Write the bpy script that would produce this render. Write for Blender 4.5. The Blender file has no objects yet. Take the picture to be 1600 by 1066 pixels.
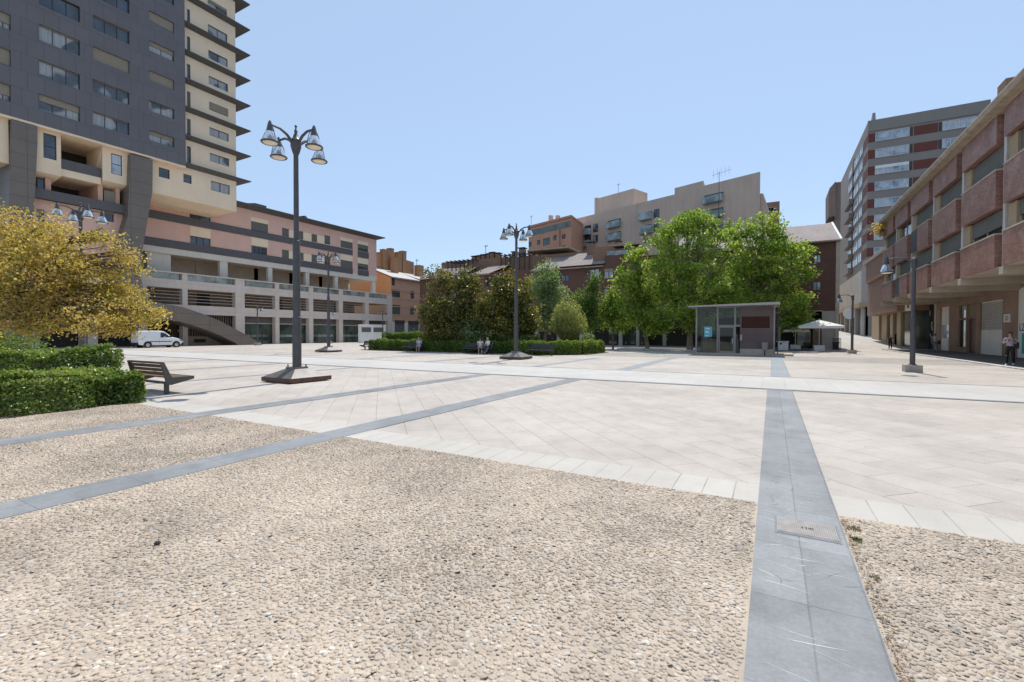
# A sunny paved plaza. World axes: +Y runs along the street, +X to the right, metres.
import bpy, bmesh, math, random
import numpy as np
from mathutils import Vector, Matrix
random.seed(7); RNG = np.random.default_rng(7)
R = math.radians
SC = bpy.context.scene; COL = SC.collection
# ------------------------------------------------------------------ camera and survey helpers
FPX = 725.5; CAMH = 1.65
_y, _p, _r = R(29.22), R(0.95), R(0.154)
CF = np.array([-math.sin(_y)*math.cos(_p), math.cos(_y)*math.cos(_p), -math.sin(_p)])
CR = np.array([math.cos(_y), math.sin(_y), 0.0]); CU = np.cross(CR, CF)
CR, CU = math.cos(_r)*CR + math.sin(_r)*CU, -math.sin(_r)*CR + math.cos(_r)*CU
C0 = np.array([0, 0, CAMH])
def ray(x, y): return CF*FPX + CR*(x-800) - CU*(y-533)
def gnd(x, y, z=0.0):
    d = ray(x, y); return C0 + d*((z-CAMH)/d[2])
class Frame:
    """A facade: origin, horizontal direction u, outward normal n; local coordinates are (u, n, z)."""
    def __init__(s, O, u, n):
        s.O = np.array(O, float); s.u = np.array(u, float); s.n = np.array(n, float)
        s.u /= np.linalg.norm(s.u); s.n /= np.linalg.norm(s.n)
    def w(s, u, n, z): return s.O + s.u*u + s.n*n + np.array([0, 0, z])
    def at(s, x, y, n=0.0):
        d = ray(x, y); t = ((s.O - C0) @ s.n + n)/(d @ s.n); q = C0 + d*t - s.O
        return float(q @ s.u), float(q[2])
    def U(s, x, y=500, n=0.0): return s.at(x, y, n)[0]
    def Z(s, x, y, n=0.0): return s.at(x, y, n)[1]
    def rect(s, x0, x1, yt, yb, n=0.0):      # yt, yb read at the left edge x0
        u0, zt = s.at(x0, yt, n); zb = s.at(x0, yb, n)[1]; u1 = s.at(x1, yt, n)[0]
        return u0, u1, zb, zt
def zm(ox, oy, k): return lambda x, y: (ox + x/k, oy + y/k)
WORLD = Frame((0, 0, 0), (1, 0, 0), (0, 1, 0))
ORG = {}
# ------------------------------------------------------------------ mesh builder
class MB:
    def __init__(s, F=None): s.v = []; s.f = []; s.m = []; s.uv = []; s.F = F or WORLD; s.cur = 0
    def face(s, pts, uv=None):
        b = len(s.v)
        for p in pts: s.v.append(tuple(s.F.w(*p)))
        n = len(pts); s.f.append(tuple(range(b, b+n))); s.m.append(s.cur)
        if uv is None:
            a = np.array(pts, float); nn = np.cross(a[1]-a[0], a[2]-a[0]); k = int(np.argmax(np.abs(nn)))
            ia = {0: (1, 2), 1: (0, 2), 2: (0, 1)}[k]; uv = [(p[ia[0]], p[ia[1]]) for p in pts]
        s.uv += [tuple(q) for q in uv]
    def box(s, u0, u1, n0, n1, z0, z1, skip=''):
        a = (u0, n0, z0); b = (u1, n0, z0); c = (u1, n1, z0); d = (u0, n1, z0)
        e = (u0, n0, z1); f = (u1, n0, z1); g = (u1, n1, z1); h = (u0, n1, z1)
        for k, q in dict(b=(a, d, c, b), t=(e, f, g, h), k=(a, b, f, e), f=(d, h, g, c), l=(a, e, h, d), r=(b, c, g, f)).items():
            if k not in skip: s.face(q)
    def frustum(s, lo, hi, z0, z1):       # lo, hi = (u0, u1, n0, n1)
        A = [(lo[0], lo[2], z0), (lo[1], lo[2], z0), (lo[1], lo[3], z0), (lo[0], lo[3], z0)]
        B = [(hi[0], hi[2], z1), (hi[1], hi[2], z1), (hi[1], hi[3], z1), (hi[0], hi[3], z1)]
        s.face(A[::-1]); s.face(B)
        for i in range(4): j = (i+1) % 4; s.face([A[i], A[j], B[j], B[i]])
    def prism(s, poly, n0, n1):           # polygon in (u, z) extruded along n
        A = [(p[0], n0, p[1]) for p in poly]; B = [(p[0], n1, p[1]) for p in poly]
        s.face(A); s.face(B[::-1])
        for i in range(len(poly)): j = (i+1) % len(poly); s.face([A[j], A[i], B[i], B[j]])
    def slab(s, poly, z0, z1):            # polygon in (u, n) extruded along z
        A = [(p[0], p[1], z0) for p in poly]; B = [(p[0], p[1], z1) for p in poly]
        s.face(A[::-1]); s.face(B)
        for i in range(len(poly)): j = (i+1) % len(poly); s.face([A[i], A[j], B[j], B[i]])
    def mesh(s, V, Fs):
        b = len(s.v)
        for p in V: s.v.append(tuple(s.F.w(*p)))
        for f in Fs:
            s.f.append(tuple(b+i for i in f)); s.m.append(s.cur); s.uv += [(V[i][0], V[i][2]) for i in f]
    def tube(s, path, rad, seg=8, caps=True):
        P = [np.array(p, float) for p in path]; n = len(P)
        if not hasattr(rad, '__len__'): rad = [rad]*n
        V = []; prev = None
        for i in range(n):
            t = P[min(i+1, n-1)] - P[max(i-1, 0)]; t /= np.linalg.norm(t) + 1e-9
            if prev is None:
                a = np.array([0, 0, 1.0]) if abs(t[2]) < .9 else np.array([1.0, 0, 0])
            else: a = prev
            x = a - t*(a @ t); x /= np.linalg.norm(x) + 1e-9; prev = x; y = np.cross(t, x)
            for k in range(seg):
                an = 2*math.pi*k/seg; V.append(tuple(P[i] + rad[i]*(x*math.cos(an) + y*math.sin(an))))
        Fs = []
        for i in range(n-1):
            for k in range(seg):
                k2 = (k+1) % seg; Fs.append((i*seg+k, i*seg+k2, (i+1)*seg+k2, (i+1)*seg+k))
        if caps: Fs += [tuple(range(seg))[::-1], tuple(range((n-1)*seg, n*seg))]
        s.mesh(V, Fs)
    def lathe(s, prof, o=(0, 0, 0), seg=16, axis='z'):
        V = []; Fs = []
        for r, h in prof:
            for k in range(seg):
                an = 2*math.pi*k/seg; c, q = r*math.cos(an), r*math.sin(an)
                V.append((o[0]+c, o[1]+q, o[2]+h) if axis == 'z' else ((o[0]+h, o[1]+c, o[2]+q) if axis == 'x' else (o[0]+c, o[1]+h, o[2]+q)))
        for i in range(len(prof)-1):
            for k in range(seg):
                k2 = (k+1) % seg; Fs.append((i*seg+k, i*seg+k2, (i+1)*seg+k2, (i+1)*seg+k))
        s.mesh(V, Fs)
    def wall(s, u0, u1, z0, z1, n, holes, reveal=.2):
        us = sorted({u0, u1} | {min(max(h[k], u0), u1) for h in holes for k in (0, 1)})
        zs = sorted({z0, z1} | {min(max(h[k], z0), z1) for h in holes for k in (2, 3)})
        for i in range(len(us)-1):
            run = None
            for j in range(len(zs)-1):
                cu, cz = (us[i]+us[i+1])/2, (zs[j]+zs[j+1])/2
                inside = any(h[0] < cu < h[1] and h[2] < cz < h[3] for h in holes)
                if not inside and run is None: run = zs[j]
                if run is not None and (inside or j == len(zs)-2):
                    top = zs[j] if inside else zs[j+1]
                    s.face([(us[i], n, run), (us[i], n, top), (us[i+1], n, top), (us[i+1], n, run)]); run = None
        for a, b, c, d in holes:
            m = n - reveal
            s.face([(a, n, c), (a, n, d), (a, m, d), (a, m, c)]); s.face([(b, n, c), (b, m, c), (b, m, d), (b, n, d)])
            s.face([(a, n, d), (b, n, d), (b, m, d), (a, m, d)]); s.face([(a, n, c), (a, m, c), (b, m, c), (b, n, c)])
    def build(s, name, mats, parent=None, smooth=False, bevel=0, **props):
        if not isinstance(mats, (list, tuple)): mats = [mats]
        me = bpy.data.meshes.new(name); o = bpy.data.objects.new(name, me); COL.objects.link(o)
        og = np.array(props.pop('origin', ORG.get(parent.name, (0, 0, 0)) if parent else (0, 0, 0)), float)
        V = np.array(s.v, float) - og
        me.from_pydata(V.tolist(), [], s.f)
        for m in mats: me.materials.append(m)
        me.polygons.foreach_set('material_index', s.m)
        l = me.uv_layers.new(name='UVMap'); l.data.foreach_set('uv', np.array(s.uv, np.float32).ravel())
        if smooth: me.polygons.foreach_set('use_smooth', [True]*len(s.f))
        me.update()
        if smooth and smooth != 'all':
            bm = bmesh.new(); bm.from_mesh(me); bmesh.ops.remove_doubles(bm, verts=bm.verts, dist=1e-5); bm.to_mesh(me); bm.free()
            try: me.set_sharp_from_angle(angle=R(40))
            except Exception: pass
        if parent: o.parent = parent
        else: o.location = og
        ORG[o.name] = tuple(og)
        if bevel:
            bm = bmesh.new(); bm.from_mesh(me); bmesh.ops.remove_doubles(bm, verts=bm.verts, dist=1e-5); bm.to_mesh(me); bm.free()
            b = o.modifiers.new('Bevel', 'BEVEL'); b.width = bevel; b.segments = 2; b.limit_method = 'ANGLE'
        for k, v in props.items(): o[k] = v
        return o
def thing(name, loc, label, cat, group=None, rz=0.0):
    o = bpy.data.objects.new(name, None); COL.objects.link(o); o.location = loc; o.rotation_euler.z = rz
    o.empty_display_size = .3; o['label'] = label; o['category'] = cat
    if group: o['group'] = group
    ORG[o.name] = tuple(loc); return o
def relabel(o, label): o['label'] = label; return o
def copy_tree(o, parent=None):
    c = o.copy(); COL.objects.link(c)
    if parent: c.parent = parent
    ORG[c.name] = ORG.get(o.name, (0, 0, 0))
    for ch in [x for x in COL.objects if x.parent == o]: copy_tree(ch, c)
    return c
# ------------------------------------------------------------------ materials
def nt(name):
    m = bpy.data.materials.new(name); m.use_nodes = True; t = m.node_tree
    b = t.nodes['Principled BSDF']; return m, t, b
def N(t, kind, **kw):
    n = t.nodes.new(kind)
    for k, v in kw.items():
        if k in n.inputs.keys(): n.inputs[k].default_value = v
        else: setattr(n, k, v)
    return n
def L(t, a, b): t.links.new(a, b)
def rgb(c): return (c[0], c[1], c[2], 1)
def pos(t): return N(t, 'ShaderNodeNewGeometry').outputs['Position']
def noise(t, vec, scale, detail=4, rough=.6):
    n = N(t, 'ShaderNodeTexNoise'); n.inputs['Scale'].default_value = scale; n.inputs['Detail'].default_value = detail
    n.inputs['Roughness'].default_value = rough; L(t, vec, n.inputs['Vector']); return n.outputs['Fac']
def ramp(t, fac, *stops):
    r = N(t, 'ShaderNodeValToRGB'); e = r.color_ramp.elements
    while len(e) < len(stops): e.new(.5)
    for i, (p, c) in enumerate(stops): e[i].position = p; e[i].color = rgb(c) if hasattr(c, '__len__') else (c, c, c, 1)
    L(t, fac, r.inputs['Fac']); return r.outputs['Color']
def mix(t, fac, a, b, mode='MIX'):
    n = N(t, 'ShaderNodeMix', data_type='RGBA', blend_type=mode)
    for s, v in ((n.inputs[0], fac), (n.inputs[6], a), (n.inputs[7], b)):
        if hasattr(v, 'is_linked') or hasattr(v, 'links'): L(t, v, s)
        else: s.default_value = v if not hasattr(v, '__len__') else rgb(v)
    return n.outputs[2]
def bump(t, h, strength, dist, b, prev=None):
    n = N(t, 'ShaderNodeBump'); n.inputs['Strength'].default_value = strength; n.inputs['Distance'].default_value = dist
    L(t, h, n.inputs['Height'])
    if prev is not None: L(t, prev, n.inputs['Normal'])
    L(t, n.outputs['Normal'], b.inputs['Normal']); return n.outputs['Normal']
def mul(c, k): return tuple(min(1, x*k) for x in c)
def mat(name, c, rough=.8, spec=.4, metal=0., var=.12, vs=1.5, bmp=0., bs=60., streak=0.):
    m, t, b = nt(name); p = pos(t)
    f = noise(t, p, vs, 6)
    col = ramp(t, f, (.3, mul(c, 1-var)), (.7, mul(c, 1+var)))
    if streak:
        mp = N(t, 'ShaderNodeMapping'); mp.inputs['Scale'].default_value = (1.6, 1.6, .12); L(t, p, mp.inputs['Vector'])
        f2 = noise(t, mp.outputs['Vector'], 1.2, 5)
        col = mix(t, ramp(t, f2, (.45, 0.), (.75, streak)), col, mul(c, .55))
    L(t, col, b.inputs['Base Color'])
    b.inputs['Roughness'].default_value = rough; b.inputs['Specular IOR Level'].default_value = spec; b.inputs['Metallic'].default_value = metal
    if bmp: bump(t, noise(t, p, bs, 3), bmp, .01, b)
    return m
def brickmat(name, c1, c2, cm, bw, bh, ms=.012, rough=.8, spec=.3, off=.5, rot=0., world=False, white=0., bmp=.4, var=.25, squash=1.):
    m, t, b = nt(name); p = pos(t)
    v = p if world else N(t, 'ShaderNodeUVMap').outputs['UV']
    if rot:
        mp = N(t, 'ShaderNodeMapping'); mp.inputs['Rotation'].default_value = (0, 0, rot); L(t, v, mp.inputs['Vector']); v = mp.outputs['Vector']
    k = N(t, 'ShaderNodeTexBrick', offset=off); L(t, v, k.inputs['Vector'])
    k.inputs['Color1'].default_value = rgb(c1); k.inputs['Color2'].default_value = rgb(c2); k.inputs['Mortar'].default_value = rgb(cm)
    for nm, val in (('Scale', 1), ('Mortar Size', ms), ('Mortar Smooth', .1), ('Bias', 0), ('Brick Width', bw), ('Row Height', bh)): k.inputs[nm].default_value = val
    f = noise(t, p, .55, 6)
    col = mix(t, 1.0, k.outputs['Color'], ramp(t, f, (.3, 1-var), (.7, 1.0)), 'MULTIPLY')
    f3 = noise(t, p, 30, 3)
    col = mix(t, .5, col, ramp(t, f3, (.35, .8), (.65, 1.0)), 'MULTIPLY')
    if white:
        f2 = noise(t, p, 1.3, 8, .7); col = mix(t, ramp(t, f2, (.5, 0.), (.72, white)), col, (.5, .42, .4))
    L(t, col, b.inputs['Base Color']); b.inputs['Roughness'].default_value = rough; b.inputs['Specular IOR Level'].default_value = spec
    if bmp: bump(t, k.outputs['Fac'], bmp, -.006, b)
    return m
def glassmat(name, c, rough=.06, spec=.8, curtain=0., cc=(.5, .5, .48)):
    m, t, b = nt(name); p = pos(t)
    f = noise(t, p, .7, 3); col = ramp(t, f, (.35, mul(c, .5)), (.65, mul(c, 1.4)))
    if curtain:
        mp = N(t, 'ShaderNodeMapping'); mp.inputs['Scale'].default_value = (9, 9, .4); L(t, p, mp.inputs['Vector'])
        f2 = noise(t, mp.outputs['Vector'], 1.0, 2); f4 = noise(t, p, .35, 1)
        folds = ramp(t, f2, (.3, mul(cc, .6)), (.7, cc))
        col = mix(t, ramp(t, f4, (.48, 0.), (.52, curtain)), col, folds)
    L(t, col, b.inputs['Base Color']); b.inputs['Roughness'].default_value = rough; b.inputs['Specular IOR Level'].default_value = spec
    b.inputs['IOR'].default_value = 1.52
    n2 = noise(t, p, .5, 1); bump(t, n2, .08, .05, b)
    return m
def leafmat(name, *cols, trans=.45, rough=.5, spec=.35):
    m, t, b = nt(name)
    a = N(t, 'ShaderNodeAttribute', attribute_name='tint')
    n = len(cols); col = ramp(t, a.outputs['Fac'], *[(i/(n-1), c) for i, c in enumerate(cols)])
    L(t, col, b.inputs['Base Color']); b.inputs['Roughness'].default_value = rough; b.inputs['Specular IOR Level'].default_value = spec
    tr = N(t, 'ShaderNodeBsdfTranslucent'); L(t, mix(t, 1.0, col, (1.0, 1.0, .55), 'MULTIPLY'), tr.inputs['Color'])
    mx = N(t, 'ShaderNodeMixShader'); mx.inputs['Fac'].default_value = trans
    L(t, b.outputs[0], mx.inputs[1]); L(t, tr.outputs[0], mx.inputs[2])
    L(t, mx.outputs[0], t.nodes['Material Output'].inputs['Surface']); return m
def clear(name, tint=(.9, .95, .95), alpha=.25, rough=.03):
    m, t, b = nt(name); b.inputs['Base Color'].default_value = rgb(tint); b.inputs['Roughness'].default_value = rough
    tr = N(t, 'ShaderNodeBsdfTransparent'); tr.inputs['Color'].default_value = rgb(tint)
    fr = N(t, 'ShaderNodeFresnel'); fr.inputs['IOR'].default_value = 1.5
    gl = N(t, 'ShaderNodeBsdfGlossy'); gl.inputs['Roughness'].default_value = rough
    m1 = N(t, 'ShaderNodeMixShader'); L(t, fr.outputs[0], m1.inputs['Fac']); L(t, tr.outputs[0], m1.inputs[1]); L(t, gl.outputs[0], m1.inputs[2])
    m2 = N(t, 'ShaderNodeMixShader'); m2.inputs['Fac'].default_value = alpha; L(t, m1.outputs[0], m2.inputs[1]); L(t, b.outputs[0], m2.inputs[2])
    L(t, m2.outputs[0], t.nodes['Material Output'].inputs['Surface']); return m
M = {}
M['cladding'] = brickmat('cladding', (.145, .132, .135), (.158, .143, .146), (.065, .06, .06), 1.15, 1.62, .014, rough=.42, spec=.5, off=.37, bmp=.25, var=.12)
M['bronze'] = brickmat('bronze', (.19, .155, .125), (.2, .165, .135), (.05, .043, .037), 4.0, 1.3, .015, rough=.45, spec=.5, off=0, bmp=.25, var=.15)
M['band'] = mat('band', (.11, .10, .10), .5, var=.1)
M['cream'] = mat('cream', (.87, .69, .49), .9, var=.05, vs=.4, streak=.12)
M['eave'] = mat('eave', (.10, .095, .09), .6)
M['pink'] = mat('pink', (.73, .46, .365), .9, var=.05, vs=.5, streak=.1)
M['pinkorange'] = mat('pinkorange', (.66, .40, .28), .9, var=.05)
M['fascia'] = mat('fascia', (.70, .63, .54), .85, var=.05, vs=.5, streak=.2)
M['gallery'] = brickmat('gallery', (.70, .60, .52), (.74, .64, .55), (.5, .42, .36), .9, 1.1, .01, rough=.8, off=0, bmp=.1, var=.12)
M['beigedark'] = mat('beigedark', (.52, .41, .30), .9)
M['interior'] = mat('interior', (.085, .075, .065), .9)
M['frame'] = mat('frame', (.05, .045, .04), .5)
M['framelight'] = mat('framelight', (.6, .6, .58), .5)
M['framebuff'] = mat('framebuff', (.45, .36, .25), .7)
M['rail'] = mat('rail', (.5, .44, .38), .5)
M['glass'] = glassmat('glass', (.05, .065, .085))
M['glassc'] = glassmat('glassc', (.06, .075, .09), curtain=.8)
M['glasslite'] = glassmat('glasslite', (.36, .43, .5), curtain=.6, cc=(.62, .66, .7))
M['glassgreen'] = glassmat('glassgreen', (.05, .085, .07), curtain=.3, cc=(.2, .2, .12))
M['blind'] = brickmat('blind', (.34, .285, .215), (.36, .30, .225), (.24, .2, .15), 9, .06, .008, bmp=.4, var=.08)
M['blinddark'] = brickmat('blinddark', (.17, .17, .15), (.18, .18, .16), (.12, .12, .1), 9, .06, .008, bmp=.4, var=.15)
M['blindgreen'] = brickmat('blindgreen', (.10, .145, .105), (.11, .155, .11), (.06, .085, .06), 9, .07, .01, bmp=.4, var=.1)
M['railglass'] = glassmat('railglass', (.26, .29, .26), rough=.15)
M['orange'] = mat('orange', (.66, .37, .19), .9, var=.06)
M['orangebrown'] = mat('orangebrown', (.56, .32, .21), .9, var=.06, vs=.6, streak=.1)
M['chimney'] = brickmat('chimney', (.46, .24, .12), (.50, .27, .14), (.4, .26, .16), .25, .07, .01)
M['rooftile'] = brickmat('rooftile', (.40, .33, .30), (.34, .28, .26), (.2, .16, .15), .3, .36, .02, bmp=.8, var=.25)
M['roofgrey'] = mat('roofgrey', (.5, .47, .45), .8)
M['brown'] = brickmat('brown', (.155, .075, .058), (.19, .09, .07), (.15, .095, .075), .25, .072, .008, rough=.75, bmp=.3, var=.2)
M['brownlite'] = brickmat('brownlite', (.30, .18, .12), (.33, .2, .14), (.25, .17, .12), .25, .072, .008, bmp=.3, var=.2)
M['beige'] = mat('beige', (.58, .45, .355), .9, var=.06, vs=.25, streak=.35)
M['terracotta'] = mat('terracotta', (.55, .29, .19), .9, var=.06, vs=.3, streak=.1)
M['balglass'] = glassmat('balglass', (.30, .37, .37), rough=.35, spec=.3)
M['taupe'] = mat('taupe', (.275, .245, .22), .85, var=.06, vs=.3)
M['hibrick'] = brickmat('hibrick', (.19, .06, .045), (.22, .07, .05), (.16, .07, .06), .25, .08, .01, bmp=.2, var=.15)
M['tallbrick'] = brickmat('tallbrick', (.27, .19, .155), (.3, .21, .17), (.25, .18, .15), .3, .15, .01, bmp=.2, var=.2)
M['podium'] = mat('podium', (.42, .38, .34), .85, var=.08)
M['redbrick'] = brickmat('redbrick', (.28, .105, .072), (.42, .195, .14), (.33, .23, .185), .27, .075, .009, rough=.5, spec=.45, bmp=.5, var=.3, white=.42)
M['dkbrick'] = brickmat('dkbrick', (.40, .25, .185), (.46, .3, .225), (.44, .35, .29), .27, .075, .01, rough=.8, bmp=.4, var=.3)
M['buff'] = brickmat('buff', (.46, .33, .2), (.5, .37, .23), (.4, .31, .21), .27, .075, .01, bmp=.4, var=.15)
M['concrete'] = mat('concrete', (.50, .43, .345), .9, var=.14, vs=1.2, bmp=.3, bs=25, streak=.3)
M['gutter'] = mat('gutter', (.40, .33, .255), .9, var=.2, vs=2., bmp=.3, streak=.4)
M['whitewall'] = mat('whitewall', (.82, .81, .79), .7, var=.05, vs=.8, streak=.15)
M['pipe'] = mat('pipe', (.55, .51, .48), .5)
M['door'] = mat('door', (.12, .055, .04), .5)
M['blackdoor'] = mat('blackdoor', (.018, .018, .02), .5)
M['lampsteel'] = mat('lampsteel', (.075, .072, .075), .45, spec=.5, var=.15, vs=4)
M['platetop'] = mat('platetop', (.20, .185, .175), .36, metal=.35, var=.25, vs=3)
M['rust'] = mat('rust', (.12, .065, .045), .75, var=.3, vs=6)
M['reflector'] = mat('reflector', (.7, .7, .68), .25, metal=.85, var=.05)
M['lens'] = mat('lens', (.78, .68, .52), .35, var=.1, vs=5)
M['shade'] = clear('shade', (.94, .96, .97), .12)
M['block'] = mat('block', (.37, .33, .29), .9, var=.15, vs=5, bmp=.4, bs=60)
M['white'] = mat('white', (.8, .8, .8), .5, var=.03)
M['carpaint'] = mat('carpaint', (.78, .79, .8), .25, spec=.6, var=.02)
M['plastic'] = mat('plastic', (.03, .03, .032), .6)
M['tyre'] = mat('tyre', (.02, .02, .02), .9)
M['alloy'] = mat('alloy', (.5, .5, .52), .3, metal=.8)
M['benchsteel'] = mat('benchsteel', (.105, .098, .085), .5, spec=.5, var=.1)
M['benchwood'] = mat('benchwood', (.16, .095, .06), .6, var=.25, vs=7)
M['benchdark'] = mat('benchdark', (.05, .045, .045), .55, var=.15, vs=5)
M['bark'] = mat('bark', (.16, .115, .085), .9, var=.35, vs=5, bmp=.7, bs=18)
M['barkgrey'] = mat('barkgrey', (.24, .20, .155), .9, var=.4, vs=4, bmp=.5, bs=14)
M['leaf_maple'] = leafmat('leaf_maple', (.16, .19, .045), (.38, .32, .075), (.60, .45, .13), (.74, .58, .26), (.5, .29, .13), trans=.58, rough=.35)
M['leaf_magnolia'] = leafmat('leaf_magnolia', (.035, .055, .02), (.085, .11, .028), (.21, .195, .045), (.48, .38, .09), trans=.46, rough=.3, spec=.55)
M['leaf_plane'] = leafmat('leaf_plane', (.065, .135, .026), (.17, .28, .046), (.32, .45, .085), (.52, .58, .18), trans=.62, rough=.4)
M['leaf_dark'] = leafmat('leaf_dark', (.08, .15, .04), (.15, .235, .06), (.25, .35, .10), trans=.6, rough=.45)
M['leaf_silver'] = leafmat('leaf_silver', (.16, .24, .11), (.25, .34, .17), (.4, .47, .27), trans=.55)
M['leaf_bush'] = leafmat('leaf_bush', (.27, .30, .10), (.38, .41, .15), (.5, .51, .22), trans=.55)
M['leaf_hedge'] = leafmat('leaf_hedge', (.045, .10, .022), (.11, .185, .035), (.23, .32, .065), (.38, .44, .13), trans=.5, rough=.3, spec=.5)
M['leaf_hedge2'] = leafmat('leaf_hedge2', (.06, .115, .025), (.13, .21, .035), (.26, .36, .06), trans=.5)
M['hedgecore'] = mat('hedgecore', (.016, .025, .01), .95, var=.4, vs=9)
M['canvas'] = mat('canvas', (.8, .77, .7), .85, var=.03)
M['teal'] = mat('teal', (.05, .38, .38), .6, var=.05)
M['posterblue'] = mat('posterblue', (.10, .45, .55), .5, var=.15, vs=8)
M['kioskpanel'] = brickmat('kioskpanel', (.155, .115, .11), (.185, .135, .125), (.11, .08, .08), 1.0, .5, .01, rough=.6, off=0, bmp=.2, var=.15)
M['kioskmetal'] = mat('kioskmetal', (.28, .26, .24), .45, spec=.5)
M['kioskroof'] = mat('kioskroof', (.42, .40, .38), .5)
M['clearglass'] = clear('clearglass', (.58, .63, .61), .0)
M['denim'] = mat('denim', (.035, .04, .05), .9); M['black'] = mat('black', (.015, .015, .016), .8)
M['shirtlilac'] = mat('shirtlilac', (.36, .33, .42), .9, vs=20, var=.3); M['shirtgrey'] = mat('shirtgrey', (.42, .40, .43), .9)
M['shirtwhite'] = mat('shirtwhite', (.7, .72, .75), .9); M['shirtblue'] = mat('shirtblue', (.5, .58, .72), .9)
M['greyjeans'] = mat('greyjeans', (.2, .2, .23), .9); M['pinkcloth'] = mat('pinkcloth', (.62, .42, .36), .9)
M['skin'] = mat('skin', (.55, .33, .24), .6, var=.05); M['hairdark'] = mat('hairdark', (.02, .014, .01), .7)
M['hairwhite'] = mat('hairwhite', (.75, .73, .7), .8); M['hairblond'] = mat('hairblond', (.55, .42, .26), .8)
M['lip'] = mat('lip', (.4, .15, .12), .6); M['eye'] = mat('eye', (.03, .02, .02), .3)
SKY_AIR, SKY_DUST, SKY_OZ, SKY_STR, EXPO = 1.0, .3, 1.5, .15, .9
SKY_MIX, SKY_COL = .8, (1.55, 2.05, 2.78)
# ------------------------------------------------------------------ ground
def groundmat(name, c1, c2, cm, bw, bh, ms, rot=0., off=.5, rough=.85, grain=.25, stain=.25, gs=160., shift=(0, 0), scratches=0.):
    m, t, b = nt(name); p = pos(t)
    mp = N(t, 'ShaderNodeMapping'); mp.inputs['Rotation'].default_value = (0, 0, rot); mp.inputs['Location'].default_value = (shift[0], shift[1], 0); L(t, p, mp.inputs['Vector'])
    wob = N(t, 'ShaderNodeTexNoise'); wob.inputs['Scale'].default_value = 1.5; L(t, p, wob.inputs['Vector'])
    va = N(t, 'ShaderNodeVectorMath', operation='MULTIPLY_ADD'); L(t, wob.outputs['Color'], va.inputs[0]); va.inputs[1].default_value = (.02, .02, 0); L(t, mp.outputs['Vector'], va.inputs[2])
    k = N(t, 'ShaderNodeTexBrick', offset=off); L(t, va.outputs['Vector'], k.inputs['Vector'])
    k.inputs['Color1'].default_value = rgb(c1); k.inputs['Color2'].default_value = rgb(c2); k.inputs['Mortar'].default_value = rgb(cm)
    for nm, val in (('Scale', 1), ('Mortar Size', ms), ('Mortar Smooth', .2), ('Bias', 0), ('Brick Width', bw), ('Row Height', bh)): k.inputs[nm].default_value = val
    # open joints come and go: only some of them are dark
    jn = noise(t, p, .9, 5, .65); jm = ramp(t, jn, (.4, .25), (.62, 1.))
    jf = N(t, 'ShaderNodeMath', operation='MULTIPLY'); L(t, k.outputs['Fac'], jf.inputs[0]); L(t, jm, jf.inputs[1])
    k2 = N(t, 'ShaderNodeTexBrick', offset=off); L(t, va.outputs['Vector'], k2.inputs['Vector'])
    k2.inputs['Color1'].default_value = rgb(c1); k2.inputs['Color2'].default_value = rgb(c2); k2.inputs['Mortar'].default_value = rgb(mul(c1, .93))
    for nm, val in (('Scale', 1), ('Mortar Size', ms), ('Brick Width', bw), ('Row Height', bh), ('Bias', 0)): k2.inputs[nm].default_value = val
    col = mix(t, jf.outputs[0], k2.outputs['Color'], cm)
    col = mix(t, 1., col, ramp(t, noise(t, p, gs, 3, .7), (.3, 1-grain), (.7, 1.)), 'MULTIPLY')
    col = mix(t, 1., col, ramp(t, noise(t, p, .33, 7, .62), (.32, 1-stain), (.6, 1.)), 'MULTIPLY')
    col = mix(t, 1., col, ramp(t, noise(t, p, 2.7, 6, .7), (.25, 1-stain*.8), (.55, 1.)), 'MULTIPLY')
    # small dark spots and chewing gum
    vo = N(t, 'ShaderNodeTexVoronoi'); vo.inputs['Scale'].default_value = 1.1; L(t, p, vo.inputs['Vector'])
    col = mix(t, ramp(t, vo.outputs['Distance'], (.018, .55), (.03, 0.)), col, (.12, .1, .09))
    if scratches:
        for ang, sc in ((.5, 1.3), (-1.1, 1.9), (1.9, 1.6)):
            m2 = N(t, 'ShaderNodeMapping'); m2.inputs['Rotation'].default_value = (0, 0, ang); m2.inputs['Scale'].default_value = (sc*7, sc*.55, 1); L(t, p, m2.inputs['Vector'])
            n2 = noise(t, m2.outputs['Vector'], 1., 2, .4)
            s = ramp(t, n2, (.492, 0.), (.5, scratches), (.508, 0.))
            g2 = ramp(t, noise(t, p, 1.3, 2), (.5, 0.), (.62, 1.))
            q = N(t, 'ShaderNodeMath', operation='MULTIPLY'); L(t, s, q.inputs[0]); L(t, g2, q.inputs[1])
            col = mix(t, q.outputs[0], col, (.75, .74, .72))
        n3 = noise(t, p, 3.4, 9, .75); cr = ramp(t, n3, (.493, 0.), (.5, .6), (.507, 0.)); g3 = ramp(t, noise(t, p, .8, 2), (.6, 0.), (.66, 1.))
        q = N(t, 'ShaderNodeMath', operation='MULTIPLY'); L(t, cr, q.inputs[0]); L(t, g3, q.inputs[1]); col = mix(t, q.outputs[0], col, (.13, .12, .11))
    L(t, col, b.inputs['Base Color']); b.inputs['Roughness'].default_value = rough; b.inputs['Specular IOR Level'].default_value = .3
    bump(t, jf.outputs[0], .5, -.006, b, bump(t, noise(t, p, gs, 3), .15, .004, b)); return m
M['pavers'] = groundmat('pavers', (.575, .515, .455), (.625, .562, .50), (.36, .31, .26), .98, .5, .007, rot=R(45), off=.43, grain=.3, stain=.2, gs=70., shift=(.12, .08))
M['whiteslab'] = groundmat('whiteslab', (.555, .515, .46), (.59, .55, .495), (.36, .33, .29), .29, 5.0, .007, off=0, grain=.15, stain=.12, shift=(.03, 0))
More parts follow.
